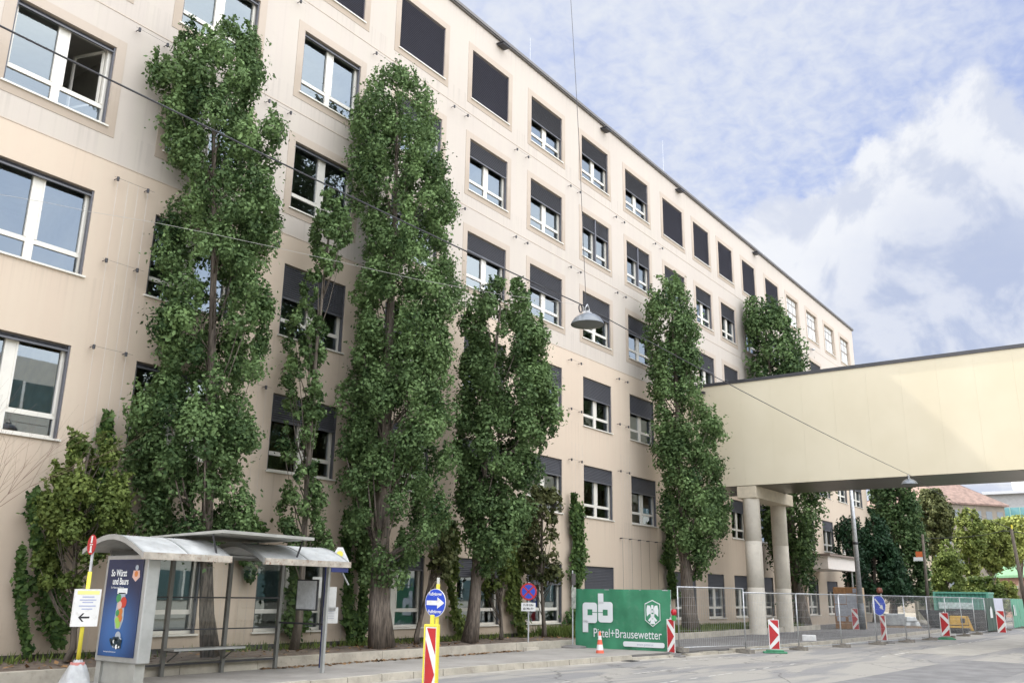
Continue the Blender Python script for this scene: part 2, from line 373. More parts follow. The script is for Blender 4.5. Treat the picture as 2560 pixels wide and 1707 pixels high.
while x < 158:
    L = 1.0 if x < 60 else 4.0
    j = 0.012
    h = 0.146 + random.uniform(-0.008, 0.008)
    if 24.5 < x < 31: h = 0.10+random.uniform(-0.03, 0.0)
    a, b2 = ky(x+j), ky(x+L-j); dy = random.uniform(-0.012, 0.012)
    mb.hexa([(x+j, a+dy, -0.02), (x+L-j, b2+dy, -0.02), (x+L-j, b2+0.16+dy, -0.02), (x+j, a+0.16+dy, -0.02),
             (x+j, a+dy+0.012, h), (x+L-j, b2+dy+0.012, h), (x+L-j, b2+0.16+dy, h), (x+j, a+0.16+dy, h)])
    x += L
mb.build('kerb', KERB)['kind'] = 'structure'
mb = MB(); x = -20.0          # low wall edging the planting bed
while x < 53:
    L = 2.0; mb.box((x+0.006, 17.0+random.uniform(-.006, .006), 0.0), (x+L-0.006, 17.2, 0.375+random.uniform(-0.01, 0.01))); x += L
mb.build('bed_edging', KERB)['kind'] = 'structure'
nx, ny = 150, 8
mb = MB()
for i in range(nx+1):
    for jj in range(ny+1):
        X = -20+73*i/nx; Y = 17.19+(20.02-17.19)*jj/ny
        mb.v.append((X, Y, 0.345 + 0.02*math.sin(X*1.7+Y*2)+random.uniform(-0.018, 0.022)))
for i in range(nx):
    for jj in range(ny):
        a = i*(ny+1)+jj; mb.f.append((a, a+ny+1, a+ny+2, a+1)); mb.m.append(0)
mb.build('soil_bed', SOIL, smooth=True)['kind'] = 'structure'
mb = MB()   # pale gutter strip of dusty concrete along the kerb
for x0, x1 in zip(xs, xs[1:]): mb.face([(x0, ky(x0)-0.42, 0.004), (x1, ky(x1)-0.42, 0.004), (x1, ky(x1)+0.01, 0.004), (x0, ky(x0)+0.01, 0.004)])
mb.build('gutter', mat('gutter_concrete', (0.36, 0.335, 0.29), 0.9, var=0.2, vscale=1.3, bump=0.4, bscale=40, dirt=((0.2, 0.18, 0.15), 0.5)))['kind'] = 'structure'
# pale worn strips and markings on the road by the kerb
mb = MB()
for (x0, y0, x1, y1, w) in [(4, 12.9, 16, 12.55, .10), (13, 11.3, 24, 11.1, .09), (24, 12.6, 31, 11.7, .08), (33, 8.4, 52, 8.1, .12), (17, 9.6, 29, 9.4, .07), (44, 6.0, 60, 5.8, .1)]:
    n = 24
    for i in range(n):
        if random.random() < 0.28: continue
        t0, t1 = i/n, (i+0.8)/n
        a = (x0+(x1-x0)*t0, y0+(y1-y0)*t0); b2 = (x0+(x1-x0)*t1, y0+(y1-y0)*t1); ww = w*random.uniform(0.5, 1)
        mb.face([(a[0], a[1], 0.004), (b2[0], b2[1], 0.004), (b2[0], b2[1]+ww, 0.004), (a[0], a[1]+ww, 0.004)])
mb.build('road_marking', mat('worn_white', (0.50, 0.48, 0.43), 0.9, var=0.25, vscale=3))['kind'] = 'structure'

for pts_, mm_ in (([(19, 4.2), (33, 3.6), (33.4, 6.1), (19.6, 6.9)], mat('patch_dark', (.185, .18, .175), .9, var=.2, vscale=1.2, bump=.4, bscale=60)),
                  ([(36, 6.2), (58, 5.4), (58, 7.6), (36.5, 8.6)], mat('patch_pale', (.33, .31, .27), .9, var=.12, vscale=1.0, bump=.4, bscale=60)),
                  ([(10.5, 10.4), (14.4, 10.3), (14.5, 11.9), (10.6, 12.0)], mat('patch_dark', (.165, .16, .155)))):
    MB().face([(a_, b_, .0045) for a_, b_ in pts_]).build('road_patch', mm_)['kind'] = 'structure'
dr = thing('drain_grate', 'small dark drain grate in the gutter in front of the orange cone', 'drain', (24.6, ky(24.6)-.36, 0.006))
mb = MB().box((-.25, -.02, 0), (.25, .0, .012)).box((-.25, .3, 0), (.25, .32, .012)).box((-.25, 0, 0), (-.23, .3, .012)).box((.23, 0, 0), (.25, .3, .012))
for k in range(7): mb.box((-.20+k*.06, 0, 0), (-.175+k*.06, .3, .010))
mb.build('grate', DARKM, dr)
# ------------------------------------------------------------------ main building
WX = [7.81, 11.95, 16.2, 20.47, 24.66, 28.83, 33.03, 37.28, 41.51, 45.45, 49.03, 52.89, 57.02, 61.23, 65.61, 69.93, 74.16]
ZT = [3.01, 7.21, 11.10, 15.07, 18.95, 22.89]
WW, WH, GH = 2.48, 2.18, 2.23
FY = 20.0; ROOF = 24.32; XL, XR = -4.0, 78.1; DEPTH = 0.30
COLS = [(3.6, None)] + [(x, i) for i, x in enumerate(WX)]
office = thing('office_building', 'long six storey cream plastered office building filling the left of the street', 'building', (0, 0, 0))
openings = {}
for x, i in COLS:
    w = 2.15 if i in (9, 10, 11) else WW
    for fl in range(6):
        if fl == 0 and i in (None, 0, 7): continue
        if fl in (1, 2) and i in (8,): continue
        if fl == 2 and i in (9,): continue
        h = GH if fl == 0 else WH
        openings[(x, fl)] = (x, x+w, ZT[fl]-h, ZT[fl], i)
xb = sorted({XL, XR} | {v for o in openings.values() for v in o[:2]})
zb = sorted({0.0, 12.0, ROOF} | {v for o in openings.values() for v in o[2:4]})
mb = MB()
for x0, x1 in zip(xb, xb[1:]):
    for z0, z1 in zip(zb, zb[1:]):
        cx, cz = (x0+x1)/2, (z0+z1)/2
        if any(o[0] < cx < o[1] and o[2] < cz < o[3] for o in openings.values()): continue
        mb.face([(x0, FY, z0), (x1, FY, z0), (x1, FY, z1), (x0, FY, z1)], 0 if cz > 12 else 1)
for o in openings.values():
    x0, x1, z0, z1 = o[:4]
    mi = 2
    mb.face([(x0, FY, z0), (x0, FY, z1), (x0, FY+DEPTH, z1), (x0, FY+DEPTH, z0)], mi)
    mb.face([(x1, FY, z0), (x1, FY+DEPTH, z0), (x1, FY+DEPTH, z1), (x1, FY, z1)], mi)
    mb.face([(x0, FY, z1), (x1, FY, z1), (x1, FY+DEPTH, z1), (x0, FY+DEPTH, z1)], mi)
    mb.face([(x0, FY, z0), (x0, FY+DEPTH, z0), (x1, FY+DEPTH, z0), (x1, FY, z0)], mi)
mb.face([(XR, FY, 0), (XR, 38, 0), (XR, 38, 12), (XR, FY, 12)], 1); mb.face([(XR, FY, 12), (XR, 38, 12), (XR, 38, ROOF), (XR, FY, ROOF)], 0)
mb.face([(XL, FY, 0), (XL, FY, ROOF), (XL, 38, ROOF), (XL, 38, 0)], 0); mb.face([(XL, 38, 0), (XL, 38, ROOF), (XR, 38, ROOF), (XR, 38, 0)], 0)
mb.build('wall', [UPPER, LOWER, REVEAL], office)
mb = MB().face([(XL, FY, ROOF-0.02), (XR, FY, ROOF-0.02), (XR, 38, ROOF-0.02), (XL, 38, ROOF-0.02)]); mb.build('roof', mat('roof_gravel', (0.3, 0.29, 0.27), 0.9, var=0.2), office)
MB().box((XL-0.05, FY-0.14, ROOF), (XR+0.12, FY+0.25, ROOF+0.13)).box((XL-0.05, FY-0.10, ROOF-0.05), (XR+0.1, FY+0.0, ROOF)).build('coping', COPE, office)
mb = MB()   # thin expansion grooves, raised drip beads at the slabs
for z in (12.0, 16.05, 20.0): mb.box((XL, FY-0.012, z-0.012), (XR, FY+0.01, z+0.012))
mb.build('string_bead', REVEAL, office)
MB().box((XL, FY-0.03, 0.30), (52, FY+0.01, 0.46)).build('wall_foot', mat('foot_dark', (0.05, 0.045, 0.04), 0.9), office)
mb = MB()
for fl, z in enumerate([0.3, 4.0, 8.0, 12.0, 15.95, 19.9, 24.0]):
    mb.box((XL+0.2, FY+0.45, z-0.15), (XR-0.2, 27, z), 0)
for fl, z in enumerate([0.3, 4.0, 8.0, 12.0, 15.95, 19.9]):
    mb.face([(XL, 25.0, z), (XR, 25.0, z), (XR, 25.0, z+4), (XL, 25.0, z+4)], 1 if fl == 1 else 0)
    for xx in np.arange(11, 77, 4.25*2): mb.face([(xx, FY+0.5, z), (xx, 25, z), (xx, 25, z+4), (xx, FY+0.5, z+4)], 1 if fl == 1 else 0)
mb.build('interior', [ROOMW, ROOMO], office)
for o in openings.values():
    pass

# window kinds (local: x along the wall, y into it, z up from the opening's foot)
def frame_mb(w, h, tr=0.46, open_right=False):
    m = MB(); t = 0.075; y0, y1 = 0.16, 0.24; mx0, mx1 = w*0.5-0.10, w*0.5+0.10
    m.box((0, y0, 0), (t, y1, h)).box((w-t, y0, 0), (w, y1, h)).box((t, y0, 0), (w-t, y1, t)).box((t, y0, h-t), (w-t, y1, h))
    m.box((mx0, y0, t), (mx1, y1, h-t))
    for a, b in ((t, mx0), (mx1, w-t)):
        m.box((a, y0+0.004, tr), (b, y1-0.004, tr+0.11))
        m.box((a, y0-0.012, tr+0.11), (a+0.045, y1, h-t)).box((b-0.045, y0-0.012, tr+0.11), (b, y1, h-t))
    return m
def pane_mb(w, h, tr=0.46, right=True):
    m = MB(); t = 0.075; mx0, mx1 = w*0.5-0.10, w*0.5+0.10; y = 0.205
    for k, (a, b) in enumerate(((t, mx0), (mx1, w-t))):
        m.face([(a, y, t), (b, y, t), (b, y, tr), (a, y, tr)])
        if k == 0 or right: m.face([(a, y, tr+.11), (b, y, tr+.11), (b, y, h-t), (a, y, h-t)])
    return m
def blind_mb(w, h, frac, split=False):
    m = MB(); z1 = h-0.02; z0 = h*(1-frac); n = max(3, int((z1-z0)/0.062)); s = (z1-z0)/n
    for k in range(n):
        za = z0+k*s; m.face([(0.05, 0.045, za), (w-0.05, 0.045, za), (w-0.05, 0.085, za+s*0.9), (0.05, 0.085, za+s*0.9)])
        m.face([(0.05, 0.045, za), (0.05, 0.055, za-0.006), (w-0.05, 0.055, za-0.006), (w-0.05, 0.045, za)])
    m.box((0.045, 0.035, z0-0.05), (w-0.045, 0.095, z0-0.008))
    m.face([(0.05, 0.10, z0), (w-0.05, 0.10, z0), (w-0.05, 0.10, z1), (0.05, 0.10, z1)])
    m.box((0.002, 0.03, 0.0), (0.045, 0.12, h-0.002)).box((w-0.045, 0.03, 0.0), (w-0.002, 0.12, h-0.002))
    if split: m.box((w*0.5-0.045, 0.01, 0.0), (w*0.5+0.045, 0.13, h-0.002))
    return m
def sill_mb(w):
    return MB().box((-0.06, -0.06, -0.045), (w+0.06, 0.16, -0.002))
def surround_mb(w, h, b=0.26):
    m = MB(); y0, y1 = -0.012, 0.004
    return m.box((-b, y0, -b), (0, y1, h+b)).box((w, y0, -b), (w+b, y1, h+b)).box((0, y0, -b), (w, y1, 0)).box((0, y0, h), (w, y1, h+b))
cache = {}
def cm(key, fn, m, smooth=False):
    if key not in cache: cache[key] = fn().mesh(key[0], m, smooth)
    return cache[key]
def louver_panel(w, h):
    m = MB(); n = int(h/0.07)
    for k in range(n):
        za = 0.02+k*h/n; m.face([(0.03, 0.012, za), (w-0.03, 0.012, za), (w-0.03, 0.05, za+h/n*0.85), (0.03, 0.05, za+h/n*0.85)])
    m.face([(0.0, 0.13, 0), (w, 0.13, 0), (w, 0.13, h), (0, 0.13, h)])
    return m.box((0, 0.03, 0), (0.03, 0.12, h)).box((w-0.03, 0.03, 0), (w, 0.12, h))
PALE = mat('pale_pane', (0.62, 0.63, 0.60), 0.25, var=0.12, vscale=1.2)
OLDF = mat('old_steel_frame', (0.16, 0.12, 0.09), 0.6)
LOUV5 = {2, 3, 4, 8, 9, 10, 11, 12}; MUNT5 = {13, 14, 15, 16}
blind_tab = {}
for i in range(3, 17): blind_tab.update({(i, 5): .48, (i, 4): .36, (i, 3): .40, (i, 2): .40, (i, 1): .30, (i, 0): .30})
blind_tab.update({(4, 4): .32, (4, 3): .33, (3, 4): .30, (5, 4): .36, (5, 3): .44, (6, 5): .40, (6, 4): .32, (6, 1): .28, (7, 1): .33, (6, 0): 1.0, (5, 0): .34,
                  (2, 2): .46, (2, 1): .34, (9, 1): .9, (9, 0): .30, (11, 0): .35, (3, 3): .3, (4, 0): .26, (3, 0): .2, (13, 1): .34})
for (x, fl), (x0, x1, z0, z1, i) in openings.items():
    w, h = round(x1-x0, 3), round(z1-z0, 3); loc = (x0, FY, z0)
    if fl == 5 and i in LOUV5:
        o = inst('louver_panel', cm(('louver_panel', w, h), lambda: louver_panel(w, h), BLINDC), office, loc)
    elif fl == 5 and i in MUNT5:
        def mk():
            m = MB(); t = .045
            m.box((0, .15, 0), (t, .2, h)).box((w-t, .15, 0), (w, .2, h)).box((0, .15, 0), (w, .2, t)).box((0, .15, h-t), (w, .2, h))
            for k in (1, 2): m.box((w*k/3-.02, .155, 0), (w*k/3+.02, .195, h))
            m.box((0, .153, h*.48), (w, .197, h*.52)); m.box((0, .153, h*.80), (w, .197, h*.82)); return m
        o = inst('muntin_window', cm(('muntin_window', w, h), mk, OLDF), office, loc)
        inst('pane', cm(('pane_pale', w, h), lambda: MB().face([(0.03, .17, .03), (w-.03, .17, .03), (w-.03, .17, h-.03), (.03, .17, h-.03)]), PALE), o)
    else:
        op = (i == 0 and fl == 3)
        o = inst('window', cm(('window_frame', w, h), lambda: frame_mb(w, h), WHITEF), office, loc)
        inst('pane', cm(('pane', w, h, op), lambda: pane_mb(w, h, right=not op), GLASS), o)
        if op:
            m = MB(); a = w*0.5-0.26; hh = h-0.075-0.57
            m.box((0, 0, 0), (0.06, .05, hh)).box((a-.06, 0, 0), (a, .05, hh)).box((0, 0, 0), (a, .05, .06)).box((0, 0, hh-.06), (a, .05, hh))
            s = m.build('open_sash', WHITEF, o, loc=(w-0.12, 0.26, 0.57)); s.rotation_euler = (0, 0, math.radians(108))
        fr = blind_tab.get((i, fl), 0.045)
        if fr:
            sp = fl == 4 and i in (6, 7)
            inst('blind', cm(('blind', w, h, fr, sp), lambda: blind_mb(w, h, fr, sp), BLIND), o)
    if True:
        inst('sill', cm(('sill', w), lambda: sill_mb(w), WHITEF if fl < 3 else SILL), o)
    if fl >= 3:
        inst('surround', cm(('surround', w, h), lambda: surround_mb(w, h), BANDC), o)
# trellis brackets between the window columns
def bracket():
    m = MB()
    for dx in (0, 0.82):
        m.tube([(dx, 0.0, 0), (dx, -0.20, 0)], 0.012, 6).tube([(dx, -0.17, 0.03), (dx, -0.17, -0.07)], 0.035, 8)
    m.tube([(-0.10, -0.18, 0), (1.0, -0.18, 0)], 0.0035, 5)
    return m
brm = bracket().mesh('wall_bracket', DARKM)
for gi, gx in enumerate([10.73, 14.97, 19.2, 23.45, 27.6, 31.8, 36.0, 40.2]):
    for z in (7.28, 9.43, 11.57, 15.8, 19.72):
        inst('wall_bracket', brm, office, (gx, FY, z))
    m = MB()
    for dx in (0, .28, .55, .82): m.tube([(gx+dx, FY-.18, 0.4), (gx+dx, FY-.18, 11.57 if gi < 1 else 8)], 0.0022, 4, caps=False)
    m.build('trellis_wire', GALV, office)
m = MB()
for k in range(7): m.tube([(36.1+k*.85, FY, 4.3-k*.0), (36.1+k*.85, FY-.15, 4.3)], .025, 6).tube([(36.1+k*.85, FY-.14, 4.3), (36.1+k*.85, FY-.14, .4)], .005, 4)
m.tube([(36.0, FY-.14, 4.3), (41.4, FY-.14, 4.3)], .008, 5); m.build('trellis_wire', DARKM, office)
for bx in (26.2, 34.8, 43.2, 54.9):
    MB().box((0, -0.38, 0), (0.55, 0.0, 0.05)).box((0.04, -0.35, -0.07), (0.5, -0.05, 0)).build('eaves_floodlight', DARKM, office, loc=(bx, FY, ROOF-0.30), bevel=0.01)
for ax, h in ((30.14, 2.6), (43.9, 3.4), (60, 1.6)):
    MB().tube([(ax, 21, ROOF), (ax, 21, ROOF+h)], [0.009, 0.005], 6).build('lightning_rod', GALV, office)
MB().lathe([(0.0, 0), (0.12, 0.0), (0.13, .1), (0.0, .14)], 12, (66.0, FY-.2, 19.75)).tube([(66, FY, 19.9), (66, FY-.2, 19.85)], .03).build('security_camera', GALV, office, smooth=True)
# entrance canopy
cp = MB().box((58.3, 17.6, 3.62), (64.2, FY, 4.42)).build('canopy', mat('canopy_white', (0.74, 0.68, 0.62), 0.7, var=0.03), office)
MB().box((58.1, 17.4, 4.422), (64.4, FY, 4.54)).build('canopy_roof', mat('canopy_edge', (0.22, 0.17, 0.14), 0.7), cp)
MB().tube([(64.0, 17.8, 0.14), (64.0, 17.8, 3.62)], .05, 8).build('canopy_post', ALU, cp)
MB().box((56.9, 18.6, 0.1), (57.2, FY, 3.6)).build('canopy_cheek', LOWER, cp)
# trees on this side: placed later

# ------------------------------------------------------------------ house opposite (seen in the glass)
opp = thing('opposite_building', 'white office block with teal ribbon windows mirrored in the lower left panes', 'building')
MB().box((-40, -26, 0), (110, -12, 14.6)).build('wall', mat('white_render', (0.50, 0.485, 0.45), 0.8, var=0.04), opp)
TEAL = mat('teal_glass', (0.07, 0.12, 0.13), 0.12, var=0.2, spec=0.8)
for k in range(4):
    w_ = MB().box((-39, -12.0, 1.2+k*3.4), (109, -11.93, 3.0+k*3.4)).build('ribbon_window', TEAL, opp)
    mm = MB()
    for xx in np.arange(-38, 109, 2.4): mm.box((xx, -11.93, 1.2+k*3.4), (xx+.14, -11.87, 3.0+k*3.4))
    mm.build('mullion', WHITE, w_)

# ------------------------------------------------------------------ skybridge
BX, BW, BZ0, BZ1 = 43.5, 4.4, 7.22, 12.5
bridge = thing('skybridge', 'pale yellow metal clad footbridge crossing over the street on two concrete columns', 'bridge', (0, 0, 0))
def clad():
    m = bpy.data.materials.new('bridge_cladding'); m.use_nodes = True; nt = m.node_tree; b = nt.nodes['Principled BSDF']
    tc = N(nt, 'ShaderNodeTexCoord').outputs['Object']; cl = NOISE(nt, tc, 0.35, 4, 0.5)
    c = MIXC(nt, SMOOTH(nt, cl, 0.3, 0.7), (0.585, 0.525, 0.39), (0.625, 0.565, 0.43)); nt.links.new(c, b.inputs['Base Color'])
    b.inputs['Roughness'].default_value = 0.62; b.inputs['Specular IOR Level'].default_value = 0.2; return m
CLAD = clad()
mb = MB(); ys = list(np.arange(FY, -12.1, -1.55)); g = 0.0013
for y1, y0 in zip(ys, ys[1:]):
    mb.box((BX, y0+g, BZ0), (BX+0.05, y1-g, BZ1-0.02)); mb.box((BX+BW-0.05, y0+g, BZ0), (BX+BW, y1-g, BZ1-0.02))
mb.box((BX+0.035, -12, BZ0+0.02), (BX+BW-0.035, FY, BZ1-0.04))
mb.build('cladding', CLAD, bridge)
MB().box((BX-0.05, -12, BZ1-0.02), (BX+BW+0.05, FY, BZ1+0.14)).build('roof_edge', DARKM, bridge)
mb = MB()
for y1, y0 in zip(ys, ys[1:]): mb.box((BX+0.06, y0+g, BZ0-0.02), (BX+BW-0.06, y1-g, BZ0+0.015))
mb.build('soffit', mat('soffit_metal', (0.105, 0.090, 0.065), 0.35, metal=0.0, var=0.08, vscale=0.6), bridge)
def column(cx, cy):
    mb = MB(); r = 0.41; prof = []
    for z in (0.12, 2.2, 2.205, 4.4, 4.405, BZ0-0.62):
        prof.append((r, z))
    mb.lathe([(r, .12), (r, 2.3), (r-.012, 2.31), (r, 2.32), (r, 4.5), (r-.012, 4.51), (r, 4.52), (r, BZ0-.6)], 28, (cx, cy, 0)); mb.build('column', mat('pale_concrete', (0.60, 0.55, 0.46), 0.85, var=0.08, vscale=1.2, bump=0.3, bscale=25, dirt=((0.42, 0.37, 0.30), 0.4)), bridge, smooth=True)
column(BX+0.46, 16.85); column(BX+5.0, 17.1)
CAPM = mat('cap_concrete', (0.55, 0.48, 0.36), 0.8, var=0.08)
MB().box((BX+0.02, 16.40, BZ0-0.62), (BX+5.45, 17.40, BZ0-0.02)).build('cap_beam', CAPM, bridge, bevel=0.03)
MB().tube([(BX-0.02, 19.1, 12.2), (BX-.25, 19.1, 12.15)], .03).box((BX-.32, 18.8, 12.08), (BX-.08, 19.4, 12.2)).build('floodlight', DARKM, bridge)

# ------------------------------------------------------------------ foliage
def leaves(name, pts, nrm, size, parent, m, tint, elong=1.25, jitter=0.35):
    n = len(pts); nrm = nrm/np.maximum(np.linalg.norm(nrm, axis=1, keepdims=True), 1e-6)
    a = rng.normal(size=(n, 3)); a -= nrm*(a*nrm).sum(1, keepdims=True); a /= np.maximum(np.linalg.norm(a, axis=1, keepdims=True), 1e-6)
    b = np.cross(nrm, a); s = (size*rng.uniform(0.5, 1.35, n))[:, None]
    V = np.stack([pts+a*s*elong*0.5, pts+b*s*0.42+a*s*0.1, pts-a*s*elong*0.5+nrm*s*0.12, pts-b*s*0.42+a*s*0.1], 1).reshape(-1, 3)
    me = bpy.data.meshes.new(name); me.vertices.add(4*n); me.vertices.foreach_set('co', V.astype(np.float32).ravel())
    me.loops.add(4*n); me.loops.foreach_set('vertex_index', np.arange(4*n, dtype=np.int32))
    me.polygons.add(n); me.polygons.foreach_set('loop_start', np.arange(0, 4*n, 4, dtype=np.int32)); me.polygons.foreach_set('loop_total', np.full(n, 4, dtype=np.int32))
    me.update(calc_edges=True); me.validate()
    at = me.attributes.new('tint', 'FLOAT', 'FACE'); at.data.foreach_set('value', np.clip(tint, 0, 1).astype(np.float32))
    me.materials.append(m); o = bpy.data.objects.new(name, me); COL.objects.link(o); o.parent = parent; return o

def crown(parent, tx, ty, left, right, n, leaf, m, ymax=19.8, clump=0.34, depth=1.6, name='crown', core=0.5, tmean=0.45, uplift=0.4, nclump=None, shell=0.35):
    """left/right: outline points in 2352-px picture coordinates, turned into offsets on an upright plane through the trunk."""
    D = math.hypot(tx, ty); hd = Vector((tx/D, ty/D, 0)); l = Vector((ty/D, -tx/D, 0))
    def cv(pts):
        out = []
        for v, u in pts:
            d = ray(u*K, v*K); t = D/(d.x*hd.x+d.y*hd.y); out.append((CAMH+d.z*t, (d.x*l.x+d.y*l.y)*t))
        return np.array(sorted(out))
    Lp, Rp = cv(left), cv(right)
    z0, z1 = min(Lp[0, 0], Rp[0, 0]), max(Lp[-1, 0], Rp[-1, 0])
    zs = np.linspace(z0, z1, 200); wl_ = np.interp(zs, Lp[:, 0], Lp[:, 1]); wr = np.interp(zs, Rp[:, 0], Rp[:, 1])
    w = np.maximum(wr-wl_, 0.05)
    area = (w*(z1-z0)/200).sum()
    nc = nclump or max(30, int(area*7.6*(0.40/clump)**1.3))
    p = w/w.sum(); zi = rng.choice(200, nc, p=p); zc = zs[zi]+rng.uniform(-.5, .5, nc)*(z1-z0)/200
    half = w[zi]/2; mid = (wl_[zi]+wr[zi])/2
    th = rng.uniform(0, 2*np.pi, nc); rr = shell+(1-shell)*np.sqrt(rng.uniform(0, 1, nc)); rr *= 1-clump*0.18/np.maximum(half, .3)
    rr = np.clip(rr, 0.05, 1)
    sc = mid+half*rr*np.cos(th); dc = np.minimum(half, depth)*rr*np.sin(th)
    cs = clump*rng.uniform(0.35, 1.0, nc)**0.8*1.15*np.clip(half*1.3, 0.45, 1)
    ct = np.clip(rng.normal(tmean, 0.20, nc), 0, 1)
    k = rng.choice(nc, n, p=(cs**2)/(cs**2).sum())
    q = rng.normal(size=(n, 3)); q /= np.linalg.norm(q, axis=1, keepdims=True); rad = rng.uniform(0.35, 1.08, n)**0.6
    stray = rng.uniform(0, 1, n) < 0.11; rad[stray] = rng.uniform(1.0, 1.75, stray.sum())
    q[:, 2] = q[:, 2]*1.15
    L3 = np.array(l); H3 = np.array(hd)
    c = np.array([tx, ty, 0.])[None]+sc[k][:, None]*L3+dc[k][:, None]*H3; c[:, 2] = zc[k]
    pts = c+q*(cs[k]*rad)[:, None]
    # upright shoots that break the outline
    ns = n//7; kk = rng.choice(nc, ns); tt = rng.uniform(0, 1, ns)
    sh = rng.normal(size=(nc, 2))*0.12
    pts[:ns, 0] = c[:ns, 0]*0+ (np.array([tx])+sc[kk]*L3[0]+dc[kk]*H3[0])+sh[kk, 0]*tt+rng.normal(0, .035, ns)
    pts[:ns, 1] = (ty+sc[kk]*L3[1]+dc[kk]*H3[1])+sh[kk, 1]*tt+rng.normal(0, .035, ns)
    pts[:ns, 2] = zc[kk]+cs[kk]*(0.5+1.7*tt)
    k[:ns] = kk
    ok = (pts[:, 1] < ymax) & (pts[:, 2] < z1+0.05); pts = pts[ok]; q = q[ok]; k = k[ok]
    nr = q+rng.normal(0, 0.55, q.shape)+np.array([0, 0, uplift])
    tint = ct[k]*0.68+np.abs(rng.normal(0, 0.24, len(k)))-0.05+0.10*np.clip(q[:, 2], -1, 1)*0
    leaves(name, pts, nr, leaf, parent, m, tint)
    idx = rng.choice(nc, min(nc, 46), replace=False)
    cl = [(tx+sc[i]*l.x+dc[i]*hd.x, min(ty+sc[i]*l.y+dc[i]*hd.y, 19.7), zc[i]) for i in idx]
    return cl, (zs, (wl_+wr)/2, l)
def trunk(parent, base, top, r0, r1, tips, m=BARK, name='trunk', bend=0.12, flare=1.35, zlimb=0.12, limbr=0.35):
    base = Vector(base); top = Vector(top); n = 16; P = []; R = []
    ph = random.uniform(0, 6)
    for i in range(n+1):
        t = i/n; p = base.lerp(top, t); p.x += bend*math.sin(t*5+ph)*(t > 0); p.y += bend*0.7*math.cos(t*4+ph)*t
        P.append(p); R.append((r0+(r1-r0)*t**0.8)*(1+(flare-1)*math.exp(-t*n/1.0)))
    mb = MB()
    seg = 18; mb.tube(P, R, seg)
    # ridged bark: uneven ring radii
    for i in range(n+1):
        c = P[i]
        for k in range(seg):
            v = Vector(mb.v[i*seg+k]); f = 1+0.11*math.sin(k*2.2+ph)+0.09*math.sin(k*5.1+i*0.5)+random.uniform(-.06, .06)+(0.16*math.sin(k*1.05+ph) if i < 2 else 0); mb.v[i*seg+k] = tuple(c+(v-c)*f)
    for tp in tips:
        tp = Vector(tp); H = (top.z-base.z)
        zz = min(max(tp.z-H*zlimb-random.uniform(0, 1.2), base.z+0.14*H), top.z-0.1); t = (zz-base.z)/H; i = int(t*n); s = P[min(i, n-1)].lerp(P[min(i+1, n)], t*n-i)
        rr = max(0.018, limbr*R[min(i, n)]*random.uniform(.5, 1))
        mid = s.lerp(tp, 0.5)+Vector((0, 0, -0.12*(tp-s).length)); mb.tube([s, mid, tp], [rr, rr*0.6, rr*0.22], 6)
    return mb.build(name, m, parent, smooth=True)
def tree(name, label, cat, base, left, right, n, leaf, m, r0, group=None, topf=0.92, bark=BARK, lean=(0, 0), **kw):
    t = thing(name, label, cat, (0, 0, 0), 0, group)
    cl, (zs, mid, l) = crown(t, base[0], base[1], left, right, n, leaf, m, **kw)
    zt = base[2]+(zs[-1]-base[2])*topf; mt = float(np.interp(zt, zs, mid))
    top = (base[0]+l.x*mt, min(base[1]+l.y*mt, 19.5), zt)
    trunk(t, base, top, r0, max(0.03, r0*0.12), cl, bark)
    return t
SP = 18.15
T1L = [(60, 505), (80, 430), (110, 390), (160, 345), (200, 345), (240, 370), (270, 345), (300, 350), (330, 385), (370, 400), (420, 390), (460, 400), (520, 385), (560, 345), (620, 368), (680, 360), (740, 350), (800, 350), (850, 345), (900, 330), (950, 300), (1000, 288), (1050, 292), (1100, 308), (1150, 310), (1200, 320), (1245, 350)]
T1R = [(60, 528), (80, 560), (110, 590), (160, 598), (200, 592), (240, 572), (290, 572), (310, 640), (340, 658), (370, 645), (420, 615), (460, 635), (520, 645), (560, 628), (620, 598), (680, 628), (740, 622), (800, 628), (850, 600), (900, 592), (950, 588), (1000, 585), (1050, 562), (1100, 560), (1150, 588), (1200, 570), (1245, 560)]
PG = 'columnar poplars in the bed along the facade'
tree('poplar_tree', 'tallest dense columnar poplar rising behind the bus shelter', 'tree', (13.6, 18.2, 0.35), T1L, T1R, 105000, 0.084, LEAF, 0.15, PG, depth=1.5, clump=0.34)
T2L = [(445, 738), (480, 730), (520, 705), (570, 700), (600, 706), (650, 690), (700, 690), (740, 655), (790, 655), (860, 645), (900, 652), (960, 655), (1010, 640), (1060, 635), (1110, 642), (1160, 640), (1200, 642), (1260, 655)]
T2R = [(445, 770), (480, 800), (520, 806), (570, 806), (600, 790), (650, 755), (700, 740), (740, 745), (790, 748), (860, 745), (900, 748), (960, 742), (1010, 735), (1060, 730), (1110, 740), (1160, 742), (1200, 745), (1260, 760)]
tree('poplar_tree', 'slender sparse poplar with bare upper stem between two big poplars', 'tree', (16.6, 18.8, 0.35), T2L, T2R, 17000, 0.092, LEAF, 0.09, PG, depth=0.7, clump=0.24, bark=BARK2)
T3L = [(165, 910), (190, 868), (220, 830), (260, 808), (320, 805), (380, 806), (430, 805), (480, 806), (520, 822), (570, 820), (620, 815), (680, 810), (740, 800), (790, 818), (850, 800), (900, 775), (950, 786), (1000, 780), (1060, 775), (1110, 784), (1160, 786), (1200, 790), (1250, 800), (1300, 825), (1350, 842)]
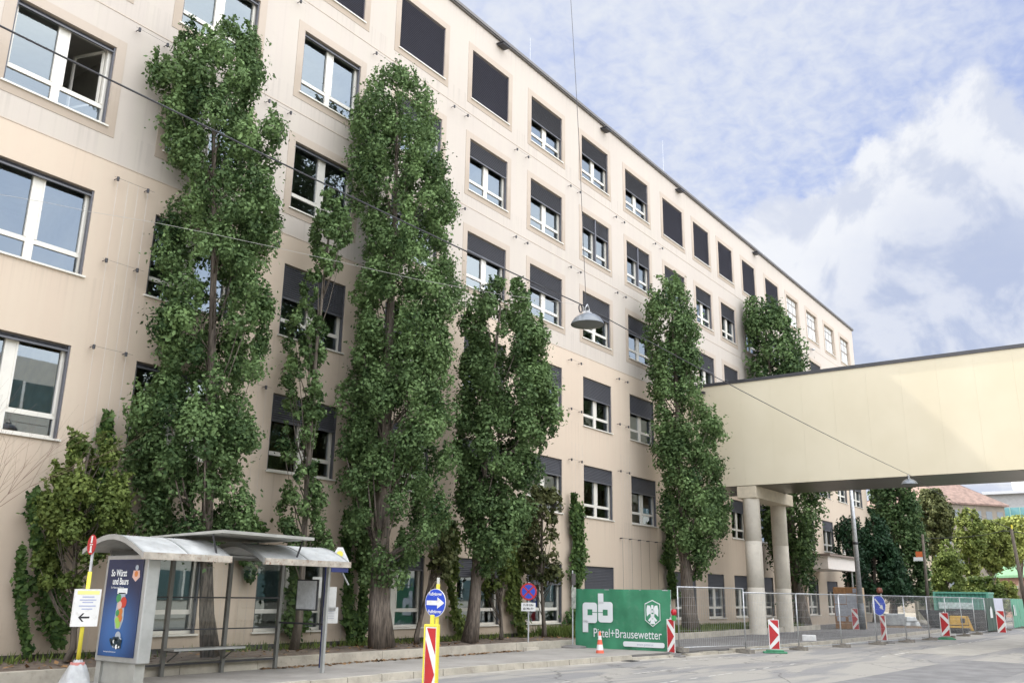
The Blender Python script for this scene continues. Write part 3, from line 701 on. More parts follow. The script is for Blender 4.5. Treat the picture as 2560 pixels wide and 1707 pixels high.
T3R = [(165, 928), (190, 960), (220, 988), (260, 1003), (320, 1000), (380, 1010), (430, 1040), (480, 1044), (520, 1036), (570, 1048), (620, 1048), (680, 1060), (740, 1050), (790, 1045), (850, 1040), (900, 1034), (950, 1048), (1000, 1055), (1060, 1058), (1110, 1050), (1160, 1048), (1200, 1035), (1250, 1000), (1300, 955), (1350, 920)]
tree('poplar_tree', 'massive poplar with a thick forked trunk right of the bus shelter', 'tree', (19.2, 18.25, 0.35), T3L, T3R, 112000, 0.087, LEAF, 0.27, PG, depth=1.5, clump=0.36, tmean=.5)
T4L = [(640, 1150), (680, 1100), (720, 1062), (760, 1055), (800, 1065), (860, 1060), (920, 1050), (960, 1040), (1000, 1050), (1050, 1045), (1100, 1052), (1150, 1045), (1200, 1058), (1250, 1068), (1300, 1078), (1330, 1085)]
T4R = [(640, 1188), (680, 1208), (720, 1225), (760, 1250), (800, 1268), (860, 1263), (920, 1270), (960, 1280), (1000, 1270), (1050, 1240), (1100, 1240), (1150, 1230), (1200, 1212), (1250, 1180), (1300, 1145), (1330, 1110)]
tree('poplar_tree', 'shorter broad poplar with a leaning bare trunk above the blue arrow sign', 'tree', (23.3, 18.3, 0.35), T4L, T4R, 70000, 0.098, LEAF, 0.20, PG, depth=1.4, clump=0.36, tmean=.42)
T5L = [(635, 1500), (680, 1482), (740, 1486), (800, 1480), (850, 1480), (900, 1490), (950, 1502), (1000, 1508), (1050, 1510), (1100, 1520), (1150, 1520), (1200, 1530), (1250, 1530), (1300, 1555), (1340, 1570)]
T5R = [(635, 1535), (680, 1600), (740, 1600), (800, 1600), (850, 1607), (900, 1600), (950, 1640), (1000, 1664), (1050, 1650), (1100, 1655), (1150, 1682), (1200, 1678), (1250, 1650), (1300, 1620), (1340, 1600)]
tree('poplar_tree', 'poplar standing behind the mesh fence just left of the footbridge', 'tree', (38.6, 17.9, 0.35), T5L, T5R, 52000, 0.118, LEAF, 0.28, PG, depth=1.5, clump=0.42)
T6L = [(690, 1705), (720, 1696), (760, 1700), (800, 1705), (850, 1706), (900, 1700), (1000, 1710), (1130, 1742), (1180, 1748), (1230, 1752), (1280, 1768), (1330, 1778), (1385, 1790)]
T6R = [(690, 1748), (720, 1792), (760, 1830), (800, 1850), (850, 1852), (900, 1860), (1000, 1890), (1130, 1912), (1180, 1892), (1230, 1880), (1280, 1882), (1330, 1880), (1385, 1862)]
tree('poplar_tree', 'dark poplar beyond the footbridge, its crown showing above and below it', 'tree', (53.5, 17.8, 0.14), T6L, T6R, 48000, 0.16, LEAF, 0.32, PG, depth=1.9, clump=0.6, tmean=.3)

# small trees in the bed
def pl(vals): return [(v, a) for v, a, b in vals], [(v, b) for v, a, b in vals]
L_, R_ = pl([(985, 215, 225), (1010, 160, 245), (1050, 145, 270), (1100, 125, 285), (1150, 90, 298), (1200, 78, 300), (1230, 60, 290), (1270, 60, 240), (1300, 75, 200), (1340, 90, 190)])
tree('young_tree', 'bushy young tree with yellowing lower leaves left of the bus shelter', 'tree', (10.6, 18.9, 0.35), L_, R_, 19000, 0.078, LEAFM, 0.06, 'young trees in the planting bed', depth=.9, clump=.26, ymax=19.7, bark=BARK2)
L_, R_ = pl([(1120, 1215, 1285), (1160, 1200, 1290), (1200, 1205, 1285), (1240, 1190, 1300), (1280, 1200, 1290), (1320, 1205, 1285), (1350, 1215, 1250)])
tree('young_tree', 'thin young tree with brown tinged leaves beside the no stopping sign', 'tree', (28.4, 18.9, 0.35), L_, R_, 3400, 0.15, LEAFB, 0.07, 'young trees in the planting bed', depth=.7, clump=.3, bark=BARK2, topf=.8)
L_, R_ = pl([(1180, 975, 1045), (1220, 970, 1050), (1260, 980, 1048), (1300, 975, 1040), (1330, 985, 1030)])
tree('young_tree', 'thin dark stemmed sapling between the two thick poplar trunks', 'tree', (21.6, 19.0, 0.35), L_, R_, 2200, 0.13, LEAFB, 0.07, 'young trees in the planting bed', depth=.6, clump=.26, bark=BARK)
L_, R_ = pl([(1290, 1090, 1180), (1330, 1095, 1175), (1370, 1110, 1160)])
tree('young_tree', 'low sapling with a straight pale stem right of the leaning poplar trunk', 'tree', (25.9, 19.0, 0.35), L_, R_, 1300, 0.12, LEAFM, 0.06, 'young trees in the planting bed', depth=.5, clump=.26, bark=BARK2)
# bare shrub at the left edge
bs = thing('bare_tree', 'leafless twiggy tree at the left edge of the picture against the wall', 'tree')
mb = MB()
def twig(p, d, r, dep):
    q = p+d; mb.tube([p, p.lerp(q, .5)+Vector((random.uniform(-.02, .02),)*3), q], [r, r*.8, r*.6], 5, caps=False)
    if dep == 0: return
    for _ in range(3 if dep > 2 else 2):
        nd = Vector((d.x+random.uniform(-.45, .45)*d.length, d.y+random.uniform(-.25, .25)*d.length, d.z+random.uniform(-.25, .3)*d.length))*random.uniform(.66, .88)
        twig(q, nd, r*.58, dep-1)
twig(Vector((7.75, 18.9, .35)), Vector((0.03, 0, 1.05)), .035, 6); mb.build('branches', mat('twig', (0.20, 0.13, 0.10), .9), bs)

# climbing plants on wires against the wall
def vine(label, strips, n, leaf=0.10, m=IVY, y=19.84, thick=0.12):
    t = thing('climbing_vine', label, 'vine', (0, 0, 0), 0, 'vines climbing the facade')
    P = []; TT = []
    mb = MB()
    for (pts, wid, share) in strips:
        w = [RY(u*K, v*K, y) for v, u in pts]; segs = []
        mb.tube([(p.x, y, p.z) for p in w], 0.012, 5)
        k = int(n*share); tt = rng.uniform(0, len(w)-1, k); i = tt.astype(int); f = tt-i
        A = np.array([[p.x, p.z] for p in w]); C = A[i]*(1-f)[:, None]+A[np.minimum(i+1, len(w)-1)]*f[:, None]
        wd = np.interp(tt, np.arange(len(wid)), wid)
        lump = 0.6+0.5*np.sin(C[:, 1]*3.1+share*9)+0.3*np.sin(C[:, 1]*7.7)
        x = C[:, 0]+rng.normal(0, 1, k)*wd*0.5*np.clip(lump, .25, 1.2)
        P.append(np.stack([x, y-np.abs(rng.normal(0, thick, k)), C[:, 1]+rng.normal(0, .06, k)], 1)); TT.append(rng.normal(.45, .2, k))
    mb.build('stem', BARK2, t)
    P = np.concatenate(P); ok = (P[:, 1] < 19.93) & (P[:, 2] > .3)
    P = P[ok]; nr = rng.normal(0, .45, P.shape)+np.array([-.1, -1, .35])
    leaves('foliage', P, nr, leaf, t, m, np.concatenate(TT)[ok])
vine('green vine on wires growing from weeds up the wall left of the bus shelter', [([(955, 240), (1010, 238), (1120, 232), (1230, 225)], [.05, .22, .5, .6], .3),
     ([(1130, 78), (1200, 75), (1290, 85), (1380, 120), (1480, 130)], [.12, .2, .35, .5, .4], .35), ([(1150, 110), (1250, 120), (1350, 110)], [.2, .3, .3], .2), ([(1260, 45), (1400, 40), (1500, 60)], [.08, .1, .15], .15)], 5200, .11)
vine('long hanging vine between the bus shelter and the thick forked trunk', [([(1180, 790), (1300, 792), (1420, 796), (1478, 800)], [.10, .2, .22, .12], .4), ([(1200, 826), (1340, 830), (1480, 822)], [.2, .3, .18], .6)], 3800, .12)
vine('straggling vine right of the leaning poplar trunk', [([(1160, 1195), (1270, 1180), (1370, 1182), (1460, 1195)], [.3, .45, .5, .2], .6), ([(1180, 1170), (1300, 1165), (1400, 1172)], [.2, .35, .3], .4)], 3600, .13, LEAFM)
vine('pair of pointed vines on wires left of the green banner', [([(1135, 1312), (1200, 1316), (1300, 1320), (1400, 1322), (1470, 1326)], [.12, .3, .45, .8, .9], .6), ([(1160, 1326), (1230, 1328), (1330, 1330)], [.08, .35, .5], .4)], 5600, .12)
vine('narrow vine up the wall behind the fence side poplar', [([(1200, 1532), (1290, 1536), (1370, 1540)], [.5, .7, .7], 1.0)], 3200, .15)
vine('thin hanging vine left of the blue arrow sign', [([(1180, 1010), (1290, 1020), (1400, 1040), (1470, 1060)], [.35, .35, .3, .15], .6), ([(1200, 1035), (1330, 1040)], [.3, .2], .4)], 2600, .12, LEAFM)
vine('low ivy tuft climbing behind the bus shelter glass', [([(1180, 560), (1230, 565), (1330, 570)], [.6, .5, .3], .5), ([(1300, 668), (1400, 672), (1460, 675)], [.5, .45, .4], .5)], 2600, .12)

# weeds and grass in the bed
def grass(name, label, x0, x1, y0, y1, n, h, m):
    p = np.stack([rng.uniform(x0, x1, n), rng.uniform(y0, y1, n), np.full(n, .34)], 1)
    dens = np.sin(p[:, 0]*1.3)+np.sin(p[:, 1]*2.1+p[:, 0]); p = p[dens > -1.1]; n = len(p)
    d = np.stack([rng.normal(0, .3, n), rng.normal(0, .3, n), np.ones(n)], 1)*(h*rng.uniform(.4, 1.1, n))[:, None]
    w = rng.normal(size=(n, 3)); w[:, 2] = 0; w /= np.linalg.norm(w, axis=1, keepdims=True); w *= .018
    V = np.stack([p-w, p+w, p+d*.6+w*.7, p+d], 1).reshape(-1, 3)
    me = bpy.data.meshes.new(name); me.from_pydata(V.tolist(), [], [(4*i, 4*i+1, 4*i+2, 4*i+3) for i in range(n)])
    at = me.attributes.new('tint', 'FLOAT', 'FACE'); at.data.foreach_set('value', np.clip(rng.normal(.55, .2, n), 0, 1).astype(np.float32))
    me.materials.append(m); o = bpy.data.objects.new(name, me); COL.objects.link(o)
    return tag(o, label, 'grass', kind='stuff')
grass('grass', 'green weeds growing in the bed left of the green banner', 29.0, 36.5, 17.4, 19.9, 9000, .42, LEAFM)
grass('grass', 'grass along the bed behind the mesh fence', 36.5, 52.5, 17.4, 19.8, 9000, .26, LEAFM)
grass('weeds', 'sparse weeds along the foot of the wall', 6.0, 29.0, 19.2, 19.95, 1800, .22, LEAFM)
# fallen leaves along the low bed wall and kerb
n = 900
P = np.concatenate([np.stack([rng.uniform(14, 24, n//2), 16.98-np.abs(rng.normal(0, .12, n//2)), np.full(n//2, .155)], 1), np.stack([rng.uniform(5, 30, n-n//2), rng.uniform(17.3, 19.6, n-n//2), np.full(n-n//2, .39)], 1)])
o = leaves('fallen_leaves', P, rng.normal(0, .25, P.shape)+np.array([0, 0, 1]), .09, None, leaf_mat('dry_leaf', (.10, .06, .03), (.32, .19, .09), .05), rng.uniform(0, 1, len(P)))
tag(o, 'dry brown fallen leaves scattered on the soil and along the bed edge', 'leaves', kind='stuff')

# ------------------------------------------------------------------ trees and houses at the far right
def fartree(name, label, cat, px, X, z0, vals, n, leaf, m, r0, **kw):
    b = RX(px*K, 1400*K, X); L_, R_ = pl(vals)
    return tree(name, label, cat, (X, b.y, z0), L_, R_, n, leaf, m, r0, 'trees beyond the far end of the building', ymax=99, **kw)
fartree('pine_tree', 'dark airy pine in front of the entrance canopy', 'tree', 1945, 66.5, .14, [(1185, 1938, 1960), (1215, 1915, 1985), (1260, 1912, 1990), (1310, 1925, 2005), (1345, 1935, 1995)], 5200, .16, LEAFD, .12, depth=1.2, clump=.30, shell=.1)
fartree('cypress_tree', 'dark green conical cypress right of the grey pole', 'tree', 2010, 74.0, 0, [(1165, 1996, 2006), (1205, 1985, 2030), (1260, 1972, 2060), (1320, 1968, 2080), (1370, 1968, 2095)], 24000, .17, LEAFD, .2, depth=2.2, clump=.42, tmean=.6)
fartree('ivy_covered_tree', 'tall dark tree smothered in ivy under the far edge of the footbridge', 'tree', 2050, 80.0, 0, [(1070, 2012, 2085), (1120, 2000, 2104), (1160, 1997, 2112), (1220, 2012, 2118), (1280, 2030, 2126), (1340, 2040, 2135), (1380, 2040, 2135)], 34000, .20, LEAF, .3, depth=3, clump=.6, tmean=.12)
fartree('chestnut_tree', 'brownish broad tree in front of the orange tiled roof', 'tree', 2145, 92.0, 0, [(1125, 2122, 2155), (1150, 2108, 2172), (1182, 2102, 2192), (1215, 2102, 2190), (1240, 2108, 2175), (1270, 2112, 2150)], 18000, .22, LEAFB, .3, depth=3, clump=.5)
fartree('golden_conifer', 'yellow green conical shrub right of the wooden pole', 'tree', 2172, 84.0, 0, [(1240, 2163, 2178), (1270, 2150, 2195), (1305, 2145, 2208), (1340, 2140, 2218), (1385, 2140, 2222)], 16000, .17, LEAFM, .2, depth=2, clump=.4, tmean=.75)
fartree('bramble_tree', 'rambling light green tree with hanging strands behind the green container', 'tree', 2225, 90.0, 0, [(1165, 2212, 2232), (1200, 2200, 2256), (1240, 2196, 2262), (1270, 2198, 2252), (1320, 2208, 2248), (1375, 2208, 2258)], 12000, .20, LEAFY, .2, depth=2, clump=.45, tmean=.25)
fartree('linden_tree', 'sunlit yellow green tree with dark forked trunk', 'tree', 2262, 95.0, 0, [(1195, 2262, 2300), (1220, 2240, 2335), (1255, 2228, 2345), (1285, 2240, 2330), (1305, 2262, 2300)], 17000, .22, LEAFY, .50, depth=3, clump=.5, tmean=.45, topf=.75)
fartree('autumn_tree', 'golden leaved tree at the right edge under the teal glazed house', 'tree', 2335, 108.0, 0, [(1188, 2300, 2420), (1215, 2275, 2430), (1255, 2285, 2440), (1285, 2300, 2440)], 13000, .26, LEAFY, .3, depth=4, clump=.6, tmean=.85)
fartree('hedge_bush', 'dark green bush below the forked trunk behind the skip', 'bush', 2270, 88.0, 0, [(1325, 2232, 2275), (1350, 2230, 2300), (1395, 2230, 2305)], 9000, .18, LEAFM, .1, depth=2, clump=.4, tmean=.25)
fartree('pale_bush', 'pale yellow green bush under the green sheet metal roof', 'bush', 2305, 100.0, 0, [(1335, 2292, 2325), (1352, 2286, 2335), (1392, 2286, 2340)], 6000, .2, LEAFY, .1, depth=2, clump=.4, tmean=.5)

def house(name, label, a, b, z0, z1, zr, wallm, roofm, nwin, inset=6, back=14, hip=True, z_e=None):
    """wall from plan point a to b, hipped roof rising to zr"""
    t = thing(name, label, 'building'); a = Vector((a[0], a[1], 0)); b = Vector((b[0], b[1], 0))
    d = (b-a).normalized(); nb = Vector((d.y, -d.x, 0));
    if nb.x < 0: nb = -nb
    c, e = b+nb*back, a+nb*back
    def up(p, z): return (p.x, p.y, z)
    mb = MB(); mb.hexa([up(a, z0), up(b, z0), up(c, z0), up(e, z0), up(a, z1), up(b, z1), up(c, z1), up(e, z1)]); mb.build('wall', wallm, t)
    o = 0.5; A, B, C_, E_ = a-d*o-nb*o, b+d*o-nb*o, c+d*o+nb*o, e-d*o+nb*o
    mb = MB()
    if zr > z1:
        r1 = a+nb*back/2+d*inset; r2 = b+nb*back/2-d*inset
        mb.face([up(A, z1), up(B, z1), up(r2, zr), up(r1, zr)]); mb.face([up(B, z1), up(C_, z1), up(r2, zr)])
        mb.face([up(C_, z1), up(E_, z1), up(r1, zr), up(r2, zr)]); mb.face([up(E_, z1), up(A, z1), up(r1, zr)])
        mb.hexa([up(A, z1-.25), up(B, z1-.25), up(C_, z1-.25), up(E_, z1-.25), up(A, z1), up(B, z1), up(C_, z1), up(E_, z1)], 0)
    else: mb.hexa([up(A, z1), up(B, z1), up(C_, z1), up(E_, z1), up(A, z1+.4), up(B, z1+.4), up(C_, z1+.4), up(E_, z1+.4)])
    mb.build('roof', roofm, t)
    W = (b-a).length
    for fl in range(int((z1-z0)/3.4)):
        for k in range(nwin):
            s = W*(k+.5)/nwin; z = z1-1.1-fl*3.4
            p = a+d*(s-.6)-nb*.03; q = a+d*(s+.6)-nb*.03
            w_ = MB().face([up(p, z-1.8), up(q, z-1.8), up(q, z), up(p, z)]).build('window', mat('far_glass', (.12, .14, .15), .2), t)
    return t
TILE = mat('clay_tiles', (0.175, 0.118, 0.095), .85, var=.3, vscale=1.5)
a = RX(2128*K, 1150*K, 150); rb_ = ray(2306*K, 1160*K); b = RX(2306*K, 1160*K, (a.z-CAMH)/rb_.z*rb_.x)
house('tiled_roof_house', 'old beige house with a large orange hipped tile roof beyond the trees', (a.x, a.y), (b.x, b.y), 0, a.z, a.z+6.0, mat('old_render', (0.20, 0.175, 0.14), .9, var=.15, vscale=.8), TILE, 7, inset=8, back=16)
# glazed block
gl = thing('glazed_block', 'modern block with teal glazed upper storey and white roof tanks at the right edge', 'building')
X0 = 175
def gp(u, v): return RX(u*K, v*K, X0)
p1, p2 = gp(2255, 1200), gp(2420, 1205)
zt, zm, zg = gp(2300, 1133).z, gp(2300, 1156).z, gp(2300, 1162).z
MB().box((X0, p2.y, 0), (X0+14, p1.y, zg)).build('wall', mat('block_wall', (0.28, 0.275, 0.27), .8), gl)
MB().box((X0-.05, p2.y, gp(2300, 1197).z), (X0, p1.y, zg-.3)).build('glazing', mat('teal_glazing', (.10, .26, .27), .15, spec=.8), gl)
mb = MB()
for yy in np.arange(p2.y, p1.y, 1.5): mb.box((X0-.15, yy, gp(2300, 1197).z), (X0-.05, yy+.18, zg-.3))
mb.build('mullion', mat('mint_frame', (.20, .34, .29), .5), gl)
MB().box((X0+1.5, p2.y, zg), (X0+13, p1.y-1, zt)).build('roof_storey', mat('pent', (.30, .30, .29), .7, var=.1), gl)
MB().box((X0+.5, p2.y, zt), (X0+14, p1.y-.5, zt+.5)).build('roof', mat('slab_white', (.42, .43, .44), .6), gl)
for k in range(6):
    MB().lathe([(0, 2.6), (.9, 2.4), (1.5, 1.6), (1.5, .6), (1.1, 0)], 14, (X0+3, p1.y-6.5-k*3.4, zt+.5)).build('roof_tank', WHITE, gl, smooth=True)
a = RX(2283*K, 1322*K, 118); b = RX(2420*K, 1330*K, 110)
house('green_roof_shed', 'low brick shed with a pale green sheet metal roof at the right edge', (a.x, a.y), (b.x, b.y), 0, a.z, a.z+3.3, mat('brick_brown', (.25, .14, .10), .9, var=.2), mat('green_sheet', (.10, .21, .11), .6, var=.1), 4, inset=1, back=8)
# ------------------------------------------------------------------ hanging street lamps and wires
CY = 8.7
def lamp_shade():
    return [(0.0, .17), (.08, .168), (.17, .135), (.26, .07), (.325, -.03), (.33, -.055), (.31, -.065), (.24, -.08), (.12, -.115), (0, -.13)]
def street_lamp(label, p, s=1.0, dark=False):
    t = thing('hanging_street_lamp', label, 'street lamp', p, 0, 'street lamps hung on the overhead cable')
    MB().lathe([(r*s, z*s) for r, z in lamp_shade()[:6]], 26).build('shade', DARKM if dark else mat('lamp_grey', (.17, .185, .20), .35, metal=.3, var=.1), t, smooth=True)
    MB().lathe([(r*s*.97, z*s) for r, z in lamp_shade()[5:]], 26).build('glass_bowl', mat('lamp_bowl', (.075, .08, .07), .35), t, smooth=True)
    m = MB(); m.tube([(-.04, 0, .16*s), (-.10, 0, .26*s), (0, 0, .36*s)], .014).tube([(.05, 0, .16*s), (.07, 0, .28*s), (0, 0, .36*s)], .014).box((-.09, -.05, .15*s), (.09, .05, .21*s))
    m.tube([(-.14, 0, .2*s), (-.17, 0, .28*s)], .012)
    m.build('hanger', GALV, t)
    m = MB(); m.tube([(-.26+.06*math.cos(a_), 0, .21+.08*math.sin(a_)) for a_ in np.linspace(0, 6.28, 14)], .012, 6, caps=False); m.build('cable_loop', DARKM, t)
    return t
street_lamp('large grey hanging street lamp in front of the upper windows', (14.55, CY, 7.00))
street_lamp('grey hanging street lamp just below the underside of the footbridge', (41.0, CY, 6.62))
street_lamp('small dark hanging street lamp before the yellow tree at the right edge', tuple(RX(2536*K, 1311*K, 66)), 1.05, True)
SC_ = lambda a, b, s, n=24: [(a[0]+(b[0]-a[0])*t, a[1]+(b[1]-a[1])*t, a[2]+(b[2]-a[2])*t-4*s*t*(1-t)) for t in np.linspace(0, 1, n)]
mb = MB()
mb.tube(SC_((-12, CY, 7.55), (14.3, CY, 7.30), .22), .011, 6).tube(SC_((14.3, CY, 7.30), (41, CY, 6.98), .10), .010, 6).tube(SC_((41, CY, 6.98), (70, CY, 6.6), .25), .011, 5)
o = mb.build('overhead_cable', DARKM); tag(o, 'long dark overhead cable running above the street and carrying the hanging lamps', 'cable')
mb = MB(); tp = RY(1310*K, -300*K, 8.9); mb.tube([(14.5, CY, 7.36), tuple(RY(1340*K, 560*K, 8.72)), tuple(RY(1331*K, 350*K, 8.75)), tuple(RY(1322*K, 180*K, 8.8)), tuple(RY(1311*K, 0, 8.9)), tuple(tp)], .006, 5)
o = mb.build('suspension_wire', DARKM); tag(o, 'thin near vertical wire rising from the large hanging lamp to the sky', 'wire')
mb = MB(); w = [RD(u*K, v*K, dd) for u, v, dd in [(-40, 440, 12.5), (110, 466, 13), (210, 487, 13.4), (350, 510, 14.2), (500, 540, 15), (640, 570, 15.8), (800, 606, 16.6), (950, 640, 17.2), (1150, 676, 17.8), (1318, 698, 17.9)]]
mb.tube([tuple(p) for p in w], .0032, 5); o = mb.build('span_wire', mat('pale_wire', (.42, .41, .39), .5)); tag(o, 'thin pale wire stretched across the poplars to the large street lamp', 'wire')
mb = MB(); w = [RD(u*K, v*K, dd) for u, v, dd in [(2110, 1105, 42), (2200, 1112, 48), (2300, 1113, 55), (2420, 1116, 64)]]
mb.tube([tuple(p) for p in w], .008, 5); o = mb.build('span_wire', GALV); tag(o, 'faint wire under the footbridge leading right from its hanging lamp', 'wire')
mb = MB(); w = [RX(u*K, v*K, xx) for u, v, xx in [(2130, 1236, 78), (2200, 1234, 76), (2260, 1228, 74), (2305, 1218, 72), (2420, 1232, 72)]]
mb.tube([tuple(p) for p in w], .022, 5); o = mb.build('power_line', DARKM); tag(o, 'dark sagging power line running to the wooden pole at the right edge', 'cable')
# poles
b = RZ(2157, 1573, .14); tp = RX(2132, 1215, b.x)
t = thing('lamp_post', 'tall grey metal post beside the plywood notice board', 'post')
MB().tube([tuple(b), (b.x, b.y, 1.6)], [.20, .19], 14).build('sleeve', mat('sleeve_dark', (.10, .11, .12), .5, metal=.3), t, smooth=True)
MB().tube([(b.x, b.y, 1.6), (b.x, b.y, tp.z+1.5)], [.155, .10], 14).build('post', GALV, t, smooth=True)
MB().tube([(b.x, b.y, 4.95), (b.x, b.y, 5.1)], .15, 14).build('collar', DARKM, t, smooth=True)
t = thing('utility_pole', 'weathered wooden pole carrying an orange and white marker', 'pole')
b = RX(2325, 1560, 76); tp = RX(2306, 1335, 76)
MB().tube([(b.x, b.y, 0), tuple(tp)], [.13, .09], 10).build('pole', BARK2, t, smooth=True)
p = RX(2305, 1392, 75.8); MB().box((p.x-.05, p.y-.05, p.z-.28), (p.x, p.y+.62, p.z+.0)).build('marker', WHITE, t); MB().box((p.x-.055, p.y-.05, p.z+.012), (p.x, p.y+.42, p.z+.42)).build('marker', mat('orange', (.55, .12, .03), .6), t)
t = thing('utility_pole', 'bare wooden pole under the small dark street lamp at the right edge', 'pole')
b = RX(2574, 1560, 71.5); tp = RX(2528, 1322, 71.5); MB().tube([(b.x, b.y, 0), tuple(tp)], [.15, .10], 10).build('pole', BARK2, t, smooth=True)
MB().tube([(tp.x, tp.y-.05, tp.z), (tp.x, tp.y-.05, tp.z+.3)], .05).build('insulator', YEL, t)

# ------------------------------------------------------------------ bus shelter
FR = ALU
sh = thing('bus_shelter', 'grey bus shelter with curved roofs, glass walls and a dark blue advertising panel', 'bus shelter', (10.0, 16.9, 0.14))
# local: x along the street, y from back (0) to kerb (negative)
def arch(x0, x1, z=2.30, h=.34, yb=0.18, yf=-1.85, n=10, th=.035):
    m = MB(); P = []
    for i in range(n+1):
        t = i/n; P.append((yb+(yf-yb)*t, z+h*math.sin(math.pi*(0.06+0.94*t)) - (.02*t)))
    for (ya, za), (yb_, zb_) in zip(P, P[1:]):
        m.hexa([(x0, ya, za), (x1, ya, za), (x1, yb_, zb_), (x0, yb_, zb_), (x0, ya, za+th), (x1, ya, za+th), (x1, yb_, zb_+th), (x0, yb_, zb_+th)])
    return m, P
ROOFW = mat('shelter_roof', (0.50, 0.51, 0.50), .5, metal=.2, var=.15, vscale=3, dirt=((.25, .20, .15), .35))
RUST = mat('rusty_edge', (0.42, 0.38, 0.32), .75, var=.25, vscale=5, dirt=((.16, .06, .03), 1.0))
for (x0, x1, lab) in ((-.38, 1.5, 0), (2.35, 4.72, 1)):
    m, P = arch(x0, x1); r = m.build('roof', ROOFW, sh)
    MB().box((x0-.01, -1.90, P[-1][1]-.07), (x1+.01, -1.80, P[-1][1]+.055)).build('gutter', RUST, r)
    for xx in (x0-.02, (x0+x1)/2, x1-.02):
        m = MB()
        for (ya, za), (yb_, zb_) in zip(P, P[1:]): m.hexa([(xx, ya, za-.05), (xx+.04, ya, za-.05), (xx+.04, yb_, zb_-.05), (xx, yb_, zb_-.05), (xx, ya, za+.045), (xx+.04, ya, za+.045), (xx+.04, yb_, zb_+.045), (xx, yb_, zb_+.045)])
        m.build('rib', FR, r)
m = MB(); m.hexa([(.95, .1, 2.70), (3.5, .1, 2.72), (3.5, -2.0, 2.74), (1.15, -2.0, 2.76), (.95, .1, 2.73), (3.5, .1, 2.75), (3.5, -2.0, 2.80), (1.15, -2.0, 2.82)])
ct = m.build('raised_roof', mat('raised_metal', (.34, .34, .31), .55, var=.12), sh)
for a_, b_ in (((1.3, -1.7, 2.3), (1.15, -1.7, 2.74)), ((3.3, -1.7, 2.35), (3.45, -1.7, 2.74)), ((1.3, -.3, 2.5), (1.2, -.3, 2.72)), ((3.3, -.3, 2.5), (3.4, -.3, 2.73))): MB().tube([a_, b_], .02).build('roof_strut', DARKM, ct)
m = MB(); m.hexa([(1.4, .0, 2.42), (2.5, .0, 2.42), (2.5, -1.6, 2.32), (1.4, -1.6, 2.32), (1.4, 0, 2.46), (2.5, 0, 2.46), (2.5, -1.6, 2.36), (1.4, -1.6, 2.36)]); m.build('link_roof', mat('dark_panel', (.10, .10, .09), .6), sh)
POSTG = mat('post_dark', (.17, .17, .16), .45, metal=.4, var=.1)
for px_ in (1.5, 2.95, 4.4): MB().box((px_-.04, -.04, 0), (px_+.04, .04, 2.42)).build('post', POSTG, sh)
MB().box((4.37, -1.58, 0), (4.43, -1.50, 2.35)).build('post', FR, sh)
MB().box((.08, -.03, 2.33), (4.4, .03, 2.41)).build('top_rail', POSTG, sh)
for x0, x1 in ((.2, 1.46), (1.54, 2.91), (2.99, 4.36)):
    g_ = MB().face([(x0, 0, .25), (x1, 0, .25), (x1, 0, 2.32), (x0, 0, 2.32)]).build('glass_wall', GLASSC, sh)
    MB().box((x0, -.02, 1.52), (x1, .02, 1.55)).box((x0, -.02, .88), (x1, .02, .905)).box((x0, -.02, .20), (x1, .02, .24)).build('glazing_bar', DARKM, g_)
g_ = MB().face([(4.4, -.05, .25), (4.4, -1.49, .25), (4.4, -1.49, 2.3), (4.4, -.05, 2.3)]).build('glass_wall', GLASSC, sh)
MB().box((4.385, -1.49, .98), (4.415, -.05, 1.02)).build('glazing_bar', DARKM, g_)
MB().box((4.33, -1.30, 1.28), (4.37, -.62, 1.95)).build('timetable_frame', DARKM, sh)
MB().box((4.322, -1.27, 1.31), (4.329, -.65, 1.92)).build('timetable', mat('map_paper', (.50, .52, .53), .6, var=.12, vscale=14), sh)
be = MB().box((1.45, -.42, .50), (3.2, -.08, .54)).build('bench', FR, sh)
for xx in (1.6, 2.95): MB().tube([(xx, -.02, .28), (xx, -.38, .49)], .018).box((xx-.02, -.40, .46), (xx+.02, -.02, .498)).build('bench_bracket', POSTG, be)
# advertising panel across the near end
ad = MB().box((-.13, -1.64, .40), (.13, -.27, 2.30)).build('advert_case', FR, sh, bevel=.02)
MB().box((-.10, -1.55, 0), (.10, -1.35, .40)).box((-.10, -.45, 0), (.10, -.30, .40)).box((-.05, -1.35, .02), (.05, -.45, .40)).build('case_foot', mat('foot_grey', (.33, .33, .30), .7, var=.12), ad)
def poster_m():
    m = bpy.data.materials.new('poster_blue'); m.use_nodes = True; nt = m.node_tree; b = nt.nodes['Principled BSDF']
    tc = N(nt, 'ShaderNodeTexCoord').outputs['Object']; dd = VM(nt, 'DISTANCE', tc, (-.14, -.83, .95), out=1)
    c = MIXC(nt, SMOOTH(nt, dd, .1, 1.0), (.035, .12, .33), (.010, .020, .065)); nt.links.new(c, b.inputs['Base Color'])
    b.inputs['Roughness'].default_value = .25; return m
MB().box((-.145, -1.52, .50), (-.132, -.37, 2.22)).build('poster', poster_m(), ad)
PX = -.148; CYA = -.93
art = MB()
def d2(y, z, r, mi, k=0, sy=1): art.disc((PX-.001*k, y, z), r, (0, -sy, 0), (0, 0, 1), 16, mi)
PM = [mat('ink_white', (.75, .78, .78), .5), mat('ink_green', (.05, .25, .09), .5), mat('ink_orange', (.55, .18, .04), .5), mat('ink_red', (.5, .05, .03), .5), mat('ink_lime', (.30, .52, .10), .5), mat('ink_dark', (.015, .035, .05), .5), mat('ink_grey', (.35, .40, .46), .5), mat('ink_blush', (.62, .42, .36), .5)]
art.face([(PX, CYA+.15, 1.70), (PX, CYA-.17, 1.70), (PX, CYA-.17, 1.60), (PX, CYA+.15, 1.60)], 0)
